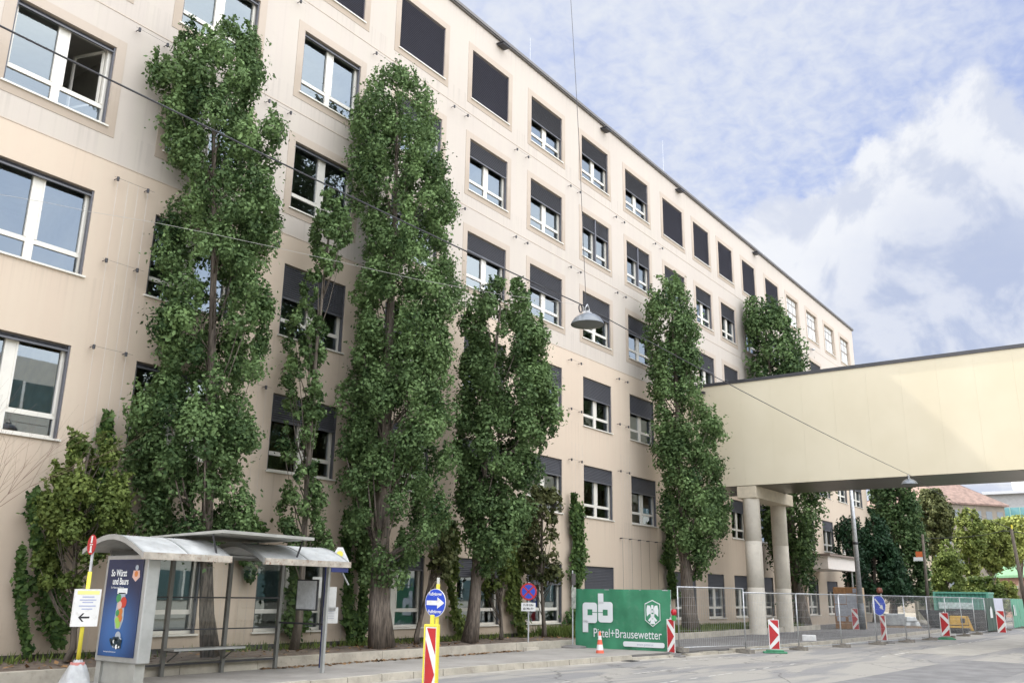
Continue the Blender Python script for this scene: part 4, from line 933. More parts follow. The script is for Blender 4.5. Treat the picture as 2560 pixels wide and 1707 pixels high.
art.face([(PX, CYA+.10, 1.62), (PX, CYA-.12, 1.62), (PX, CYA-.15, 1.15), (PX, CYA-.08, .98), (PX, CYA+.08, .98), (PX, CYA+.14, 1.15)], 6)
for (y, z, r, c_, k) in [(.08, 1.52, .08, 1, 1), (-.09, 1.45, .10, 3, 2), (.02, 1.40, .07, 7, 3), (-.02, 1.28, .08, 2, 2), (.06, 1.26, .06, 1, 3), (-.03, 1.17, .08, 2, 3), (.05, 1.13, .06, 4, 4), (0, 1.06, .07, 4, 5), (-.05, .85, .09, 6, 6)]: d2(CYA+y, z, r, c_, k)
art.build('poster_picture', PM, ad); art = MB()
for k in range(42): d2(CYA+random.uniform(-.17, .17), .74+random.uniform(-.08, .08), random.uniform(.022, .045), random.choice([5, 5, 5, 6, 0]) if k % 3 == 0 else 5, 7+k % 5)
art.build('berry_pile', PM, ad); art = MB()
art.face([(PX, -1.42, 2.02), (PX, -1.22, 2.02), (PX, -1.20, 1.90), (PX, -1.32, 1.82), (PX, -1.44, 1.90)], 7); d2(-1.32, 2.07, .05, 6); d2(-1.32, 1.96, .055, 2, 2)
art.build('poster_badge', PM, ad)
rot = (math.radians(90), 0, math.radians(-90))
text_obj('So Würzt', .17, PM[0], ad, (PX, -.76, 1.97), rot, sx=.75, bold=.004); text_obj('und Baurs', .17, PM[0], ad, (PX, -.84, 1.82), rot, sx=.75, bold=.004)
text_obj('Ein Mann ein Genuss', .05, PM[0], ad, (PX, -.76, 1.71), rot); text_obj('www.genussmomente.at', .04, PM[0], ad, (PX, -.76, .58), rot)

# bus stop flag pole with notice
def face_cam(p): return math.atan2(-p[1], -p[0])
c0 = RZ(184, 1729, .14)
st = thing('bus_stop_pole', 'yellow bus stop pole with round red and white sign and white notice', 'bus stop sign', (c0.x, c0.y, .14), 0)
top = CAMH + (ray(230, 1358).z)*(c0.xy.length/ray(230, 1358).xy.length)
H_ = top-.14
MB().tube([(0, 0, .35), (0, 0, .55)], .03).tube([(0, 0, H_-.5), (0, 0, H_-.1)], .024).build('pole_end', GALV, st); MB().tube([(0, 0, .52), (0, 0, H_-.48)], .034, 12).build('pole', YEL, st, smooth=True)
f = face_cam((c0.x, c0.y)); nx_, ny_ = math.cos(f+.35), math.sin(f+.35); sxv = Vector((-ny_, nx_, 0))
def sign_disc(parent, z, r, m1, name='sign_disc', fwd=.04, seg=32, nrm=None, ry=None):
    nn = Vector((nx_, ny_, 0)) if nrm is None else Vector(nrm); s_ = Vector((-nn.y, nn.x, 0)); cc = nn*fwd+Vector((0, 0, z)); mb = MB(); U = Vector((0, 0, 1))
    f1 = [cc+s_*(r*math.cos(2*math.pi*k/seg))+U*((ry or r)*math.sin(2*math.pi*k/seg)) for k in range(seg)]; f0 = [p-nn*.012 for p in f1]
    mb.face(f1); mb.face(list(reversed(f0)))
    for k in range(seg): mb.face([f0[k], f0[(k+1) % seg], f1[(k+1) % seg], f1[k]])
    return mb.build(name, m1, parent), cc, nn, s_
def flat_on(parent, cc, s_, nn, polys, m1, name, lift=.003):
    mb = MB(); U = Vector((0, 0, 1))
    for P in polys: mb.face([cc+s_*a+U*b+nn*lift for a, b in P])
    return mb.build(name, m1, parent)
sd, cc, nn, s_ = sign_disc(st, H_-.02, .17, RED, nrm=Vector((-1, .12, 0)).normalized())
s_ = s_ if s_.dot(AR) > 0 else -s_
flat_on(sd, cc, s_, nn, [[(-.035, .15), (-.035, .03), (.035, .03), (.035, .15)], [(-.035, -.13), (.035, -.13), (.035, -.02), (-.035, -.02)], [(-.065, -.005), (.065, -.005), (.065, .012), (-.065, .012)], [(-.06, -.135), (.06, -.135), (.06, -.115), (-.06, -.115)]], WHITE, 'symbol')
zc = CAMH+ray(213, 1518).z*(c0.xy.length/ray(213, 1518).xy.length)-.14
nb_ = Vector((nx_, ny_, 0)); s_ = Vector((-ny_, nx_, 0)); mb = MB(); w2, h2 = .22, .31
cc = nb_*.06+Vector((0, 0, zc)); U = Vector((0, 0, 1))
q = [cc-s_*w2-U*h2, cc+s_*w2-U*h2, cc+s_*w2+U*h2, cc-s_*w2+U*h2]; q0 = [p-nb_*.05 for p in q]
mb.hexa([q0[0], q0[1], q[1], q[0], q0[3], q0[2], q[2], q[3]]); bd = mb.build('notice_board', WHITE, st)
# s_ points to the viewer's left or right; find the viewer's right on this face
rgt = s_ if s_.dot(AR) > 0 else -s_
flat_on(bd, cc, rgt, nb_, [[(-.18, .22), (.19, .22), (.19, .28), (-.18, .28)]], mat('pale_yellow', (.75, .72, .25), .6), 'heading_bar')
flat_on(bd, cc, rgt, nb_, [[(-w_/2+.01, z_), (w_/2+.01, z_), (w_/2+.01, z_+.018), (-w_/2+.01, z_+.018)] for w_, z_ in ((.2, .17), (.28, .12), (.18, .08), (.28, .02), (.18, -.03))], mat('print_blue', (.35, .38, .55), .6), 'print_line')
flat_on(bd, cc, rgt, nb_, [[(-.12, -.16), (-.05, -.09), (-.02, -.09), (-.07, -.145), (.07, -.145), (.07, -.175), (-.07, -.175), (-.02, -.23), (-.05, -.23)]], BLACK, 'arrow')
# bagged weight at its foot
mb = MB(); mb.lathe([(.07, .52), (.10, .47), (.16, .42), (.23, .30), (.31, .12), (.36, .02), (.36, 0)], 22)
for i in range(len(mb.v)): v = mb.v[i]; a_ = math.atan2(v[1], v[0]); k_ = 1+.10*math.sin(a_*5+v[2]*9)+.05*math.sin(a_*11); mb.v[i] = (v[0]*k_, v[1]*k_, v[2]+.01*math.sin(a_*7))
for i in range(len(mb.v)): v = mb.v[i]; mb.v[i] = (v[0]*.82, v[1]*.82, v[2])
sk = mb.build('sandbag', mat('foil_bag', (.34, .35, .35), .45, var=.15, vscale=8), None, smooth=True, loc=(c0.x, c0.y, .14)); tag(sk, 'grey plastic bagged weight holding the foot of the bus stop pole', 'weight')
MB().lathe([(.10, 0), (.115, .0), (.115, .05), (.10, .05)], 16).build('red_tie', mat('rag_red', (.5, .2, .18), .7), sk, loc=(0, 0, .43))

# blue pole and papers at the far end of the shelter
p0 = RZ(800, 1668, .14); bp = thing('timetable_post', 'dark blue stop post with paper notices and a white pointed flag at the shelter end', 'post', (p0.x, p0.y, .14))
NAVY = mat('navy', (.02, .03, .14), .4); HB = 2.55
MB().tube([(0, 0, 0), (0, 0, 2.25)], .035, 10).build('post', NAVY, bp); 
e1 = Vector((.8, -.6, 0)); 
fl_ = MB(); cc = Vector((.18, -.12, 2.30))
fl_.box((.0, -.16, 2.14), (.55, -.06, 2.24)).build('bracket', NAVY, bp)
MB().tube([(.40, -.11, 2.14), (.55, -.2, 1.85)], .022).build('arm', ALU, bp)
P3 = [Vector((.02, .02, 2.30)), Vector((.47, -.32, 2.30)), Vector((.30, -.19, 2.72)), Vector((.20, -.12, 2.72))]
o_ = Vector((.03, .04, 0)); mb = MB(); mb.face(P3); mb.face([p+o_ for p in reversed(P3)])
for k in range(4): mb.face([P3[k]+o_, P3[(k+1) % 4]+o_, P3[(k+1) % 4], P3[k]])
fg = mb.build('flag', WHITE, bp)
MB().disc((.245-.01, -.155-.012, 2.56), .075, (.8, -.6, 0), (0, 0, 1), 18).build('emblem', mat('emblem_yellow', (.75, .68, .10), .5), fg); MB().face([(.10-.01, -.04-.012, 2.33), (.40-.01, -.267-.012, 2.33), (.38-.01, -.252-.012, 2.39), (.12-.01, -.055-.012, 2.39)]).build('stripe', mat('slate_blue', (.12, .16, .35), .5), fg)
for (dx, z0_, z1_, w_) in ((-.17, 1.55, 2.02, .22), (.10, 1.25, 1.80, .26), (.12, .98, 1.34, .34)):
    a0 = Vector((dx, -dx*.75, 0))+Vector((-.03, -.05, 0)); mb = MB(); ex = Vector((.8, -.6, 0))*w_/2
    mb.hexa([a0-ex+Vector((0, 0, z0_)), a0+ex+Vector((0, 0, z0_)), a0+ex+Vector((.02, .02, z0_)), a0-ex+Vector((.02, .02, z0_)), a0-ex+Vector((0, 0, z1_)), a0+ex+Vector((0, 0, z1_)), a0+ex+Vector((.02, .02, z1_)), a0-ex+Vector((.02, .02, z1_))]); mb.build('paper_notice', WHITE, bp)
mb = MB()
for z_ in (1.24, 1.19, 1.14, 1.09): c_ = Vector((.09-.006, -.14-.008, z_)); ex = Vector((.8, -.6, 0))*.08; mb.face([c_-ex, c_+ex, c_+ex+Vector((0, 0, .012)), c_-ex+Vector((0, 0, .012))])
mb.build('print_line', mat('print_grey', (.4, .42, .5), .6), bp)

# ------------------------------------------------------------------ road works: marker boards, signs, cone
def marker(label, p, nrm, w=.25, h=1.0, z0=.12, frame=None, group='red and white marker boards', base=None, lean=0, name='marker_board', tip=True):
    t = thing(name, label, 'marker board', p, 0, group); nn = Vector((nrm[0], nrm[1], 0)).normalized(); s = Vector((-nn.y, nn.x, 0)); s = s if s.dot(AR) > 0 else -s; U = Vector((lean, 0, 1))
    def slab(a, b, z0_, z1_, d0, d1, m_, nm, par):
        q = [s*a+U*z0_+nn*d0, s*b+U*z0_+nn*d0, s*b+U*z0_+nn*d1, s*a+U*z0_+nn*d1, s*a+U*z1_+nn*d0, s*b+U*z1_+nn*d0, s*b+U*z1_+nn*d1, s*a+U*z1_+nn*d1]
        return MB().hexa(q).build(nm, m_, par, bevel=.008)
    bd = slab(-w/2, w/2, z0, z0+h, -.02, .02, WHITE, 'board', t)
    if frame:
        for a, b, c, d in ((-w/2-.026, -w/2, z0-.03, z0+h+.035), (w/2, w/2+.026, z0-.03, z0+h+.035), (-w/2, w/2, z0+h, z0+h+.035), (-w/2, w/2, z0-.03, z0)): slab(a, b, c, d, -.03, .03, frame, 'frame', t)
        slab(-.03, .03, z0+h+.036, z0+h+.17, -.02, .02, frame, 'handle', t)
    elif tip: slab(-.025, .025, z0+h, z0+h+.05, -.015, .015, WHITE, 'handle', t)
    def pt(a, b): return s*(-w/2+a*w)+U*(z0+b*h)+nn*.0225
    for P in ([(.14, .985), (.94, .985), (.94, .70)], [(.06, .86), (.92, .49), (.06, .13)], [(.14, .015), (.94, .30), (.94, .015)]):
        MB().face([pt(a, b) for a, b in P]).build('red_stripe', RED, bd)
    if base is not None:
        mb = MB(); mb.box((-.40, -.20, 0), (.40, .20, .06)).box((-.30, -.13, .06), (.30, .13, .11)); o = mb.build('base', base, t, bevel=.02); o.rotation_euler = (0, 0, math.atan2(s.y, s.x))
    return t, nn, s
RUB = mat('green_rubber', (.06, .22, .12), .8, var=.2, vscale=6); RUBB = mat('grey_rubber', (.20, .19, .18), .85, var=.2)
p = RD(1077, 1650, 13.2); d_ = ray(1077, 1650); p = Vector((d_.x*13.2, d_.y*13.2, 0))
marker('large red and white marker board in a yellow frame at the bottom centre', (p.x, p.y, 0), (-1, .02), w=.22, h=1.30, z0=.06, frame=YEL, base=YEL)
# blue arrow sign behind it
d_ = ray(1094, 1506); dep = 15.5
t = thing('blue_arrow_sign', 'round blue sign with a white right arrow reading Fußgänger on a yellow pole', 'traffic sign', (d_.x*dep, d_.y*dep, 0), 0)
zc = CAMH+d_.z*dep; n1 = Vector((-1, .02, 0)).normalized()
MB().tube([(0, 0, 0), (0, 0, zc-.28)], .028, 10).tube([(0, 0, zc+.30), (0, 0, zc+.42)], .026, 10).build('pole', mat('pole_grey', (.5, .5, .45), .5), t); MB().tube([(0, 0, zc-.42), (0, 0, zc+.31)], .034, 10).build('yellow_sleeve', YEL, t)
sd, cc, nn, s_ = sign_disc(t, zc, .235, WHITE, 'disc', .06, nrm=n1); s_ = s_ if s_.dot(AR) > 0 else -s_
o, *_ = sign_disc(sd, zc, .226, BLUE, 'blue_face', .0625, nrm=n1)
flat_on(sd, cc, s_, nn, [[(-.195, .038), (-.195, -.038), (.05, -.038), (.05, -.095), (.21, 0), (.05, .095), (.05, .038)]], WHITE, 'arrow', .006)
rz = math.atan2(s_.y, s_.x)
text_obj('Fußgänger', .075, WHITE, sd, tuple(cc+nn*.006+Vector((0, 0, .145))), (math.pi/2, 0, rz), bold=.0015); text_obj('Fußgänger', .075, WHITE, sd, tuple(cc+nn*.006+Vector((0, 0, -.145))), (math.pi/2, 0, rz), bold=.0015)
# traffic cone
p = RZ(1500, 1641, .03)
cn = thing('traffic_cone', 'orange and white traffic cone in front of the green banner', 'traffic cone', (p.x, p.y, 0.03))
OR = mat('cone_orange', (.72, .13, .07), .5, var=.06)
MB().box((-.20, -.20, 0), (.20, .20, .035)).build('base', OR, cn, bevel=.01)
R0 = lambda z: .145-.118*z/.72
for a, b, mm, nm in ((.035, .20, OR, 'body'), (.20, .36, WHITE, 'white_band'), (.36, .50, OR, 'body'), (.50, .62, WHITE, 'white_band'), (.62, .74, OR, 'body')):
    MB().lathe([(R0(a), a), (R0(b), b)]+([(0, .745)] if b > .7 else []), 20).build(nm, mm, cn, smooth=True)
# marker boards
def at0(u, v, z=0): q = RZ(u, v, z); return (q.x, q.y, z)
p = at0(1938, 1632); t, nn, s = marker('marker board on a green foot in the road before the mesh fence', p, (-1, -.45), w=.36, h=.98, z0=.13, base=RUB)
p = RX(1679, 1634, 27.4); p = (27.4, p.y, 0); t, nn, s = marker('marker board with a red warning lamp at the right end of the green banner', p, (-1, -.10), w=.26, h=1.02, z0=.12, base=RUBB)
def warn(parent, off, z, col, s_):
    wl_ = MB().box((-.07, -.05, 0), (.07, .05, .16)).build('lamp_case', mat('case_green', (.04, .30, .08), .4), parent, loc=(off[0], off[1], z), bevel=.01)
    MB().lathe([(0, .0), (.08, .0), (.095, .09), (.08, .17), (0, .20)], 16).build('warning_lamp', mat('red_lens', (.42, .01, .02), .25), parent, smooth=True, loc=(off[0], off[1], z+.16))
warn(t, s*.12, 1.10, RED, s)
p = (43.2, RX(2212, 1604, 43.2).y, 0); t, nn, s = marker('narrow looking marker board under the second blue arrow sign', p, (-.75, -1) if False else (-1, .55), w=.30, h=1.05, z0=.12, base=RUBB)
p = at0(2366, 1598); marker('marker board standing before the yellow compactor', p, (-1, -.55), w=.42, h=1.10, z0=.16, base=RUB)
p = at0(2506, 1583); marker('farthest marker board in front of the pale green banner at the right edge', (p[0], p[1], 0), (-1, -.3), w=.46, h=1.25, z0=.05, base=None)
p = RX(2140, 1566, 55.6); marker('marker board leaning against the plywood notice board', (p.x, p.y, .14), (-1, -.3), w=.36, h=1.15, z0=.02, lean=-.05, base=None)
# second blue sign
t = thing('blue_arrow_sign', 'tilted oval looking blue sign with a white arrow pointing down right', 'traffic sign', (43.45, RX(2199, 1510, 43.45).y, 0)); zc = RX(2199, 1512, 43.45).z
MB().tube([(0, -.1, 0), (0, -.1, zc+.5)], .03, 8).build('pole', GALV, t)
sd, cc, nn, s_ = sign_disc(t, zc, .34, WHITE, 'disc', .07, nrm=Vector((-1, .35, 0)).normalized(), ry=.44); s_ = s_ if s_.dot(AR) > 0 else -s_
sign_disc(sd, zc, .32, BLUE, 'blue_face', .073, nrm=Vector((-1, .35, 0)).normalized(), ry=.42)
flat_on(sd, cc, s_, nn, [[(-.20, .26), (-.15, .30), (.12, -.02), (.17, .05), (.22, -.2), (.02, -.10), (.07, -.06)]], WHITE, 'arrow', .007)
MB().lathe([(0, 0), (.12, 0), (.14, .1), (.1, .22), (0, .25)], 12).build('warning_lamp', mat('amber_dark', (.16, .05, .03), .4), t, smooth=True, loc=(0, -.05, zc+.52))
# no stopping sign
p = RZ(1316, 1612, .2)
p = Vector((p.x*17.4/p.y, 17.4, .34)) if False else RY(1316, 1608, 17.12)
t = thing('no_stopping_sign', 'round red and blue no stopping sign with a white supplementary plate', 'traffic sign', (p.x, 17.05, .14)); zc = RY(1321, 1478, 17.05).z-.14
MB().tube([(0, 0, .05), (0, 0, zc+.3)], .025, 8).build('pole', GALV, t); MB().box((-.35, -.18, 0), (.35, .12, .09)).build('foot', CONC, t)
n2 = Vector((-1, -.55, 0)).normalized(); sd, cc, nn, s_ = sign_disc(t, zc, .27, RED, 'disc', .05, nrm=n2); s_ = s_ if s_.dot(AR) > 0 else -s_
sign_disc(sd, zc, .215, BLUE, 'blue_face', .053, nrm=n2)
c45 = .707
def bar(ang, L, W):
    c_, s2 = math.cos(ang), math.sin(ang); return [(c_*a-s2*b, s2*a+c_*b) for a, b in ((-L, -W), (L, -W), (L, W), (-L, W))]
flat_on(sd, cc, s_, nn, [bar(.785, .22, .025), bar(-.785, .22, .025)], RED, 'cross', .006)
mb = MB(); zp = zc-.47; q = [cc-Vector((0, 0, zc))+s_*a+Vector((0, 0, zp+b)) for a, b in ((-.23, -.13), (.23, -.13), (.23, .13), (-.23, .13))]; mb.hexa([q[0]-nn*.02, q[1]-nn*.02, q[1], q[0], q[3]-nn*.02, q[2]-nn*.02, q[2], q[3]]); pt_ = mb.build('plate', WHITE, t)
c3 = cc-Vector((0, 0, zc-zp)); text_obj('7-18 Uhr', .09, BLACK, pt_, tuple(c3+nn*.004+Vector((0, 0, .055))), (math.pi/2, 0, math.atan2(s_.y, s_.x)), bold=.002); text_obj('ab Mo-Fr', .09, BLACK, pt_, tuple(c3+nn*.004+Vector((0, 0, -.055))), (math.pi/2, 0, math.atan2(s_.y, s_.x)), bold=.002)
# back of a sign on a rubber foot
p = RZ(1432, 1618, .14); t = thing('sign_on_stand', 'grey sign seen edge on upon a round black foot before the pointed vines', 'traffic sign', (p.x, p.y, .14))
MB().lathe([(.45, 0), (.45, .05), (.1, .09), (0, .09)], 20).build('foot', RUBB, t, smooth=True); MB().tube([(0, 0, .05), (0, 0, 2.5)], .024, 8).build('pole', GALV, t)
MB().box((-.13, -.03, 1.25), (.13, -.05, 1.95)).build('plate', mat('plate_back', (.30, .30, .27), .5, var=.4, vscale=9), t); MB().box((-.12, -.03, 2.02), (.12, -.05, 2.40)).build('plate', mat('plate_dark', (.07, .06, .06), .5), t)

# ------------------------------------------------------------------ mesh fence
def wire_mesh(L, H, dx, dz, r, z0=.12):
    m = MB()
    for xx in np.arange(dx, L-.01, dx): m.box((xx-r, -r, z0), (xx+r, r, H))
    for zz in np.arange(z0, H, dz): m.box((0, -r, zz-r), (L, r, zz+r))
    return m
PW, PH = 3.5, 2.0
def panel_meshes(L):
    fr = MB()
    for xx in (.02, L-.02): fr.tube([(xx, 0, .06), (xx, 0, PH)], .021, 8)
    fr.tube([(0, 0, PH), (L, 0, PH)], .021, 8).tube([(0, 0, .12), (L, 0, .12)], .016, 8)
    return fr.mesh('fence_frame', GALV, True), wire_mesh(L, PH, .10, .26, .0022).mesh('fence_mesh', GALV)
FRM, MSH = panel_meshes(PW)
ft = MB().box((-.33, -.12, 0), (.33, .12, .13)).box((-.12, -.13, .02), (.12, .13, .15)); FOOT = ft.mesh('fence_foot', mat('foot_concrete', (.23, .21, .18), .9, var=.25, vscale=5))
line = [(27.85, 13.35), (31.2, 12.45), (34.6, 11.75), (38.05, 11.2), (41.55, 10.75), (45.0, 10.35), (48.5, 10.1), (52, 9.95), (55.5, 9.85), (59, 9.8), (62.5, 9.75)]
names = ['first mesh fence panel right of the green banner', 'mesh fence panel behind the marker board on its green foot', 'mesh fence panel in front of the concrete columns', 'mesh fence panel before the plywood notice board', 'mesh fence panel just left of the second blue arrow sign', 'mesh fence panel just right of the second blue arrow sign', 'mesh fence panel before the stacked pallets', 'mesh fence panel in front of the black skip', 'mesh fence panel before the yellow compactor', 'mesh fence panel left of the dark green banner']
for (a, b, nm) in zip(line, line[1:], names):
    rz = math.atan2(b[1]-a[1], b[0]-a[0]); z = .0 if a[1] < ky(a[0]) else .14
    t = thing('mesh_fence', nm, 'fence', (a[0], a[1], z), rz, 'mobile mesh fence panels along the road works')
    inst('frame', FRM, t); inst('wire_mesh', MSH, t)
    o = inst('foot', FOOT, t, (-.03, 0, 0), math.pi/2+random.uniform(-.2, .2))
# banner panels
def banner(label, a, b, m, z=0, nm='fence_banner'):
    L = math.dist(a, b); rz = math.atan2(b[1]-a[1], b[0]-a[0]); t = thing(nm, label, 'banner', (a[0], a[1], z), rz, 'printed fence banners')
    mb = MB(); n = 26; nz = 10
    for i in range(n+1):
        for j in range(nz+1):
            x = L*i/n; zz = .10+(PH-.08)*j/nz; mb.v.append((x, -.035-.018*math.sin(x*6+j*.4)-.012*math.sin(x*15+zz*3), zz))
    for i in range(n):
        for j in range(nz): k = i*(nz+1)+j; mb.f.append((k, k+nz+1, k+nz+2, k+1)); mb.m.append(0)
    o = mb.build('cloth', m, t, smooth=True)
    fr = MB()
    for xx in (.02, L-.02): fr.tube([(xx, 0, .02), (xx, 0, PH)], .021, 8)
    fr.tube([(0, 0, PH), (L, 0, PH)], .021, 8); fr.build('frame', GALV, t)
    inst('foot', FOOT, t, (L-.05, 0, 0), math.pi/2)
    return t, o, L
BG = mat('banner_green', (.040, .215, .110), .65, var=.18, vscale=1.2, dirt=((.12, .24, .16), .35))
A = RZ(1463, 1611, .14); A = (27.35, 16.9); Bp = (27.6, 13.45)
# near end is nearer the road: text reads from the far (left) end to the near (right) end
t, cloth, L = banner('green builder banner with a white pb logo and lettering fixed to a fence panel', A, Bp, BG, .02)
t.name = 'builder_banner'
WP = mat('banner_white', (.72, .74, .74), .6)
yb = -.075
def rrect(x0, z0, x1, z1, r, n=4):
    P = []
    for cx, cz, a0 in ((x1-r, z0+r, -90), (x1-r, z1-r, 0), (x0+r, z1-r, 90), (x0+r, z0+r, 180)):
        for k in range(n+1): an = math.radians(a0+90*k/n); P.append((cx+r*math.cos(an), cz+r*math.sin(an)))
    return P
def wposter(polys, m_, nm, y=yb, par=None):
    mb = MB()
    for P in polys: mb.face([(a, y, b) for a, b in P])
    return mb.build(nm, m_, par or t)
sx_ = L/3.87
bx = [(.32*sx_, .72, .92*sx_, 1.62), (.96*sx_, .86, 1.56*sx_, 1.62)]
# p and b drawn as rounded blocks with square holes
pg = wposter([rrect(.32*sx_, .92, .93*sx_, 1.58, .10), [(.32*sx_, .62), (.55*sx_, .62), (.55*sx_, .99), (.32*sx_, .99)]], WP, 'logo')
pg2 = wposter([rrect(.97*sx_, .95, 1.58*sx_, 1.61, .10), [(.97*sx_, 1.55), (1.20*sx_, 1.55), (1.20*sx_, 1.88), (.97*sx_, 1.88)]], WP, 'logo')
wposter([[(.53*sx_, 1.17), (.73*sx_, 1.17), (.73*sx_, 1.36), (.53*sx_, 1.36)], [(.73*sx_, 1.255), (1.17*sx_, 1.255), (1.17*sx_, 1.275), (.73*sx_, 1.275)], [(1.17*sx_, 1.17), (1.37*sx_, 1.17), (1.37*sx_, 1.36), (1.17*sx_, 1.36)]], BG, 'logo_hole', yb-.004)
text_obj('Pittel+Brausewetter', .40, WP, t, (2.13*sx_, yb, .60), (math.pi/2, 0, 0), sx=.84*sx_, bold=.001)
wposter([rrect(1.98*sx_, .22, 3.60*sx_, .38, .06)], WP, 'address_strip'); text_obj('www.pittel.at', .12, mat('print_grey', (.4, .42, .5), .6), t, (2.85*sx_, yb-.004, .30), (math.pi/2, 0, 0), sx=sx_)
cxs, czs = 3.17*sx_, 1.28
def shield(k): return [(cxs+a*k*sx_, czs+b*k) for a, b in ((-.30, .30), (0, .42), (.30, .30), (.30, -.22), (0, -.42), (-.30, -.22))]
wposter([shield(1.0)], WP, 'crest_outline'); wposter([shield(.93)], BG, 'crest_field', yb-.003)
eg = []
for s2 in (-1, 1):
    eg.append([(cxs+s2*a*sx_, czs+b) for a, b in ((.03, .10), (.10, .24), (.20, .25), (.235, .10), (.22, -.10), (.12, -.02), (.05, -.02))])
    eg.append([(cxs+s2*a*sx_, czs+b) for a, b in ((.03, -.05), (.08, -.12), (.18, -.22), (.12, -.26), (.02, -.16))])
eg.append([(cxs+a*sx_, czs+b) for a, b in ((-.08, .10), (.08, .10), (.07, -.10), (0, -.17), (-.07, -.10))]); eg.append([(cxs+a*sx_, czs+b) for a, b in ((-.05, .13), (.05, .13), (.04, .26), (-.04, .26))]); eg.append([(cxs+a*sx_, czs+b) for a, b in ((-.06, -.18), (.06, -.18), (.10, -.33), (-.10, -.33))])
wposter(eg, WP, 'crest_eagle', yb-.006)
wposter([[(cxs+a*sx_, czs+b) for a, b in ((-.04, .02), (.04, .02), (.04, -.02), (-.04, -.02))]], BG, 'crest_mark', yb-.009)
ln2 = [(62.5, 9.75), (65.8, 9.72), (69.2, 9.7), (72.6, 9.68), (76, 9.66), (79.5, 9.64)]
DG = mat('banner_dark_green', (.045, .085, .065), .6, var=.2)
t2, _, L2 = banner('dark green banner with a small white print before the black skip', ln2[0], ln2[1], DG)
MB().face([(1.1, -.08, .85), (2.0, -.08, .85), (2.0, -.08, 1.35), (1.6, -.08, 1.55), (1.2, -.08, 1.35)]).build('print', WP, t2)
t3, _, L2 = banner('pale lavender banner with a small grey monogram', ln2[1], ln2[2], mat('banner_pale', (.55, .56, .66), .6, var=.05))
MB().face([(1.5, -.08, .8), (1.75, -.08, .8), (1.85, -.08, 1.3), (1.6, -.08, 1.2)]).face([(1.9, -.08, .9), (2.2, -.08, .85), (1.95, -.08, 1.25)]).build('print', mat('print_grey', (.4, .42, .5), .6), t3)
a, b = ln2[2], ln2[3]; t4 = thing('mesh_fence', 'mesh fence panel between the lavender and the pale green banners', 'fence', (a[0], a[1], 0), math.atan2(b[1]-a[1], b[0]-a[0]), 'mobile mesh fence panels along the road works'); inst('frame', FRM, t4); inst('wire_mesh', MSH, t4); inst('foot', FOOT, t4, (0, 0, 0), 1.57)
t5, _, L2 = banner('pale green banner with white marks at the right edge', ln2[3], ln2[4], mat('banner_light_green', (.10, .33, .22), .6, var=.1)); MB().face([(.5, -.08, .9), (.9, -.08, .9), (.9, -.08, 1.6), (.5, -.08, 1.6)]).face([(1.2, -.08, .9), (1.5, -.08, .9), (1.4, -.08, 1.7)]).build('print', WP, t5)
banner('last pale green banner running out of the right edge', ln2[4], ln2[5], mat('banner_light_green', (.10, .33, .22)))

# ------------------------------------------------------------------ things on the building site
p = RZ(2118, 1571, .14)
pb = thing('notice_board', 'plywood board covered in grey site plans and papers beside the grey post', 'notice board', (56.6, p.y, .14), 0)
yL, yR, zt_ = RX(2084, 1500, 56.6).y-p.y, RX(2143, 1500, 56.6).y-p.y, RX(2118, 1467, 56.6).z-.14
PLY = mat('plywood', (.38, .20, .09), .75, var=.25, vscale=4, stretch=(1, 1, .3))
MB().box((0, yR, 0), (1.4, yL, zt_)).build('box', PLY, pb, bevel=.02)
mb = MB(); 
for a, b, c, d in ((.04, .55, .30, .58), (.56, .98, .32, .85), (.04, .54, .60, .84), (.58, .85, .18, .30), (.10, .45, .18, .28), (.84, .99, .87, .97)):
    ya = yL+(yR-yL)*a; yb_ = yL+(yR-yL)*b; mb.box((-.012, yb_, zt_*c), (-.002, ya, zt_*d))
mb.build('papers', mat('plan_paper', (.42, .44, .50), .7, var=.14, vscale=9), pb)
MB().box((.0, yR-.06, 0), (1.4, yR-.002, zt_)).build('side_post', mat('pale_timber', (.45, .34, .22), .8, var=.1), pb)
# container
def corrug(x0, x1, y0, y1, z0, z1, n):
    m = MB(); P = []
    for i in range(n*4+1):
        t_ = i/(n*4); dd = (0, .06, .06, 0)[i % 4]; P.append((x0+dd, y0+(y1-y0)*t_))
    for (xa, ya), (xb2, yb2) in zip(P, P[1:]): m.face([(xa, ya, z0), (xb2, yb2, z0), (xb2, yb2, z1), (xa, ya, z1)])
    m.box((x0+.07, y0, z0), (x1, y1, z1)); return m
GC = mat('container_green', (.07, .27, .20), .5, var=.12, vscale=1.5)
ct = thing('shipping_container', 'turquoise green corrugated container behind the black skip', 'container', (0, 0, 0))
c1, c2 = RX(2334, 1478, 72), RX(2468, 1480, 72); zt2 = c1.z
corrug(72, 74.4, c2.y, c1.y, .15, zt2-.12, 14).build('body', GC, ct)
MB().box((71.93, c2.y-.05, zt2-.12), (74.5, c1.y+.05, zt2)).box((71.93, c1.y-.10, .1), (72.0, c1.y+.06, zt2-.12)).box((71.93, c2.y-.06, .1), (72.0, c2.y+.10, zt2-.12)).build('frame', mat('container_edge', (.12, .36, .26), .5), ct)
MB().box((71.90, c2.y+1.0, zt2-1.15), (71.96, c2.y+3.2, zt2-.72)).build('panel', mat('panel_white', (.55, .66, .62), .5, var=.3, vscale=6), ct)
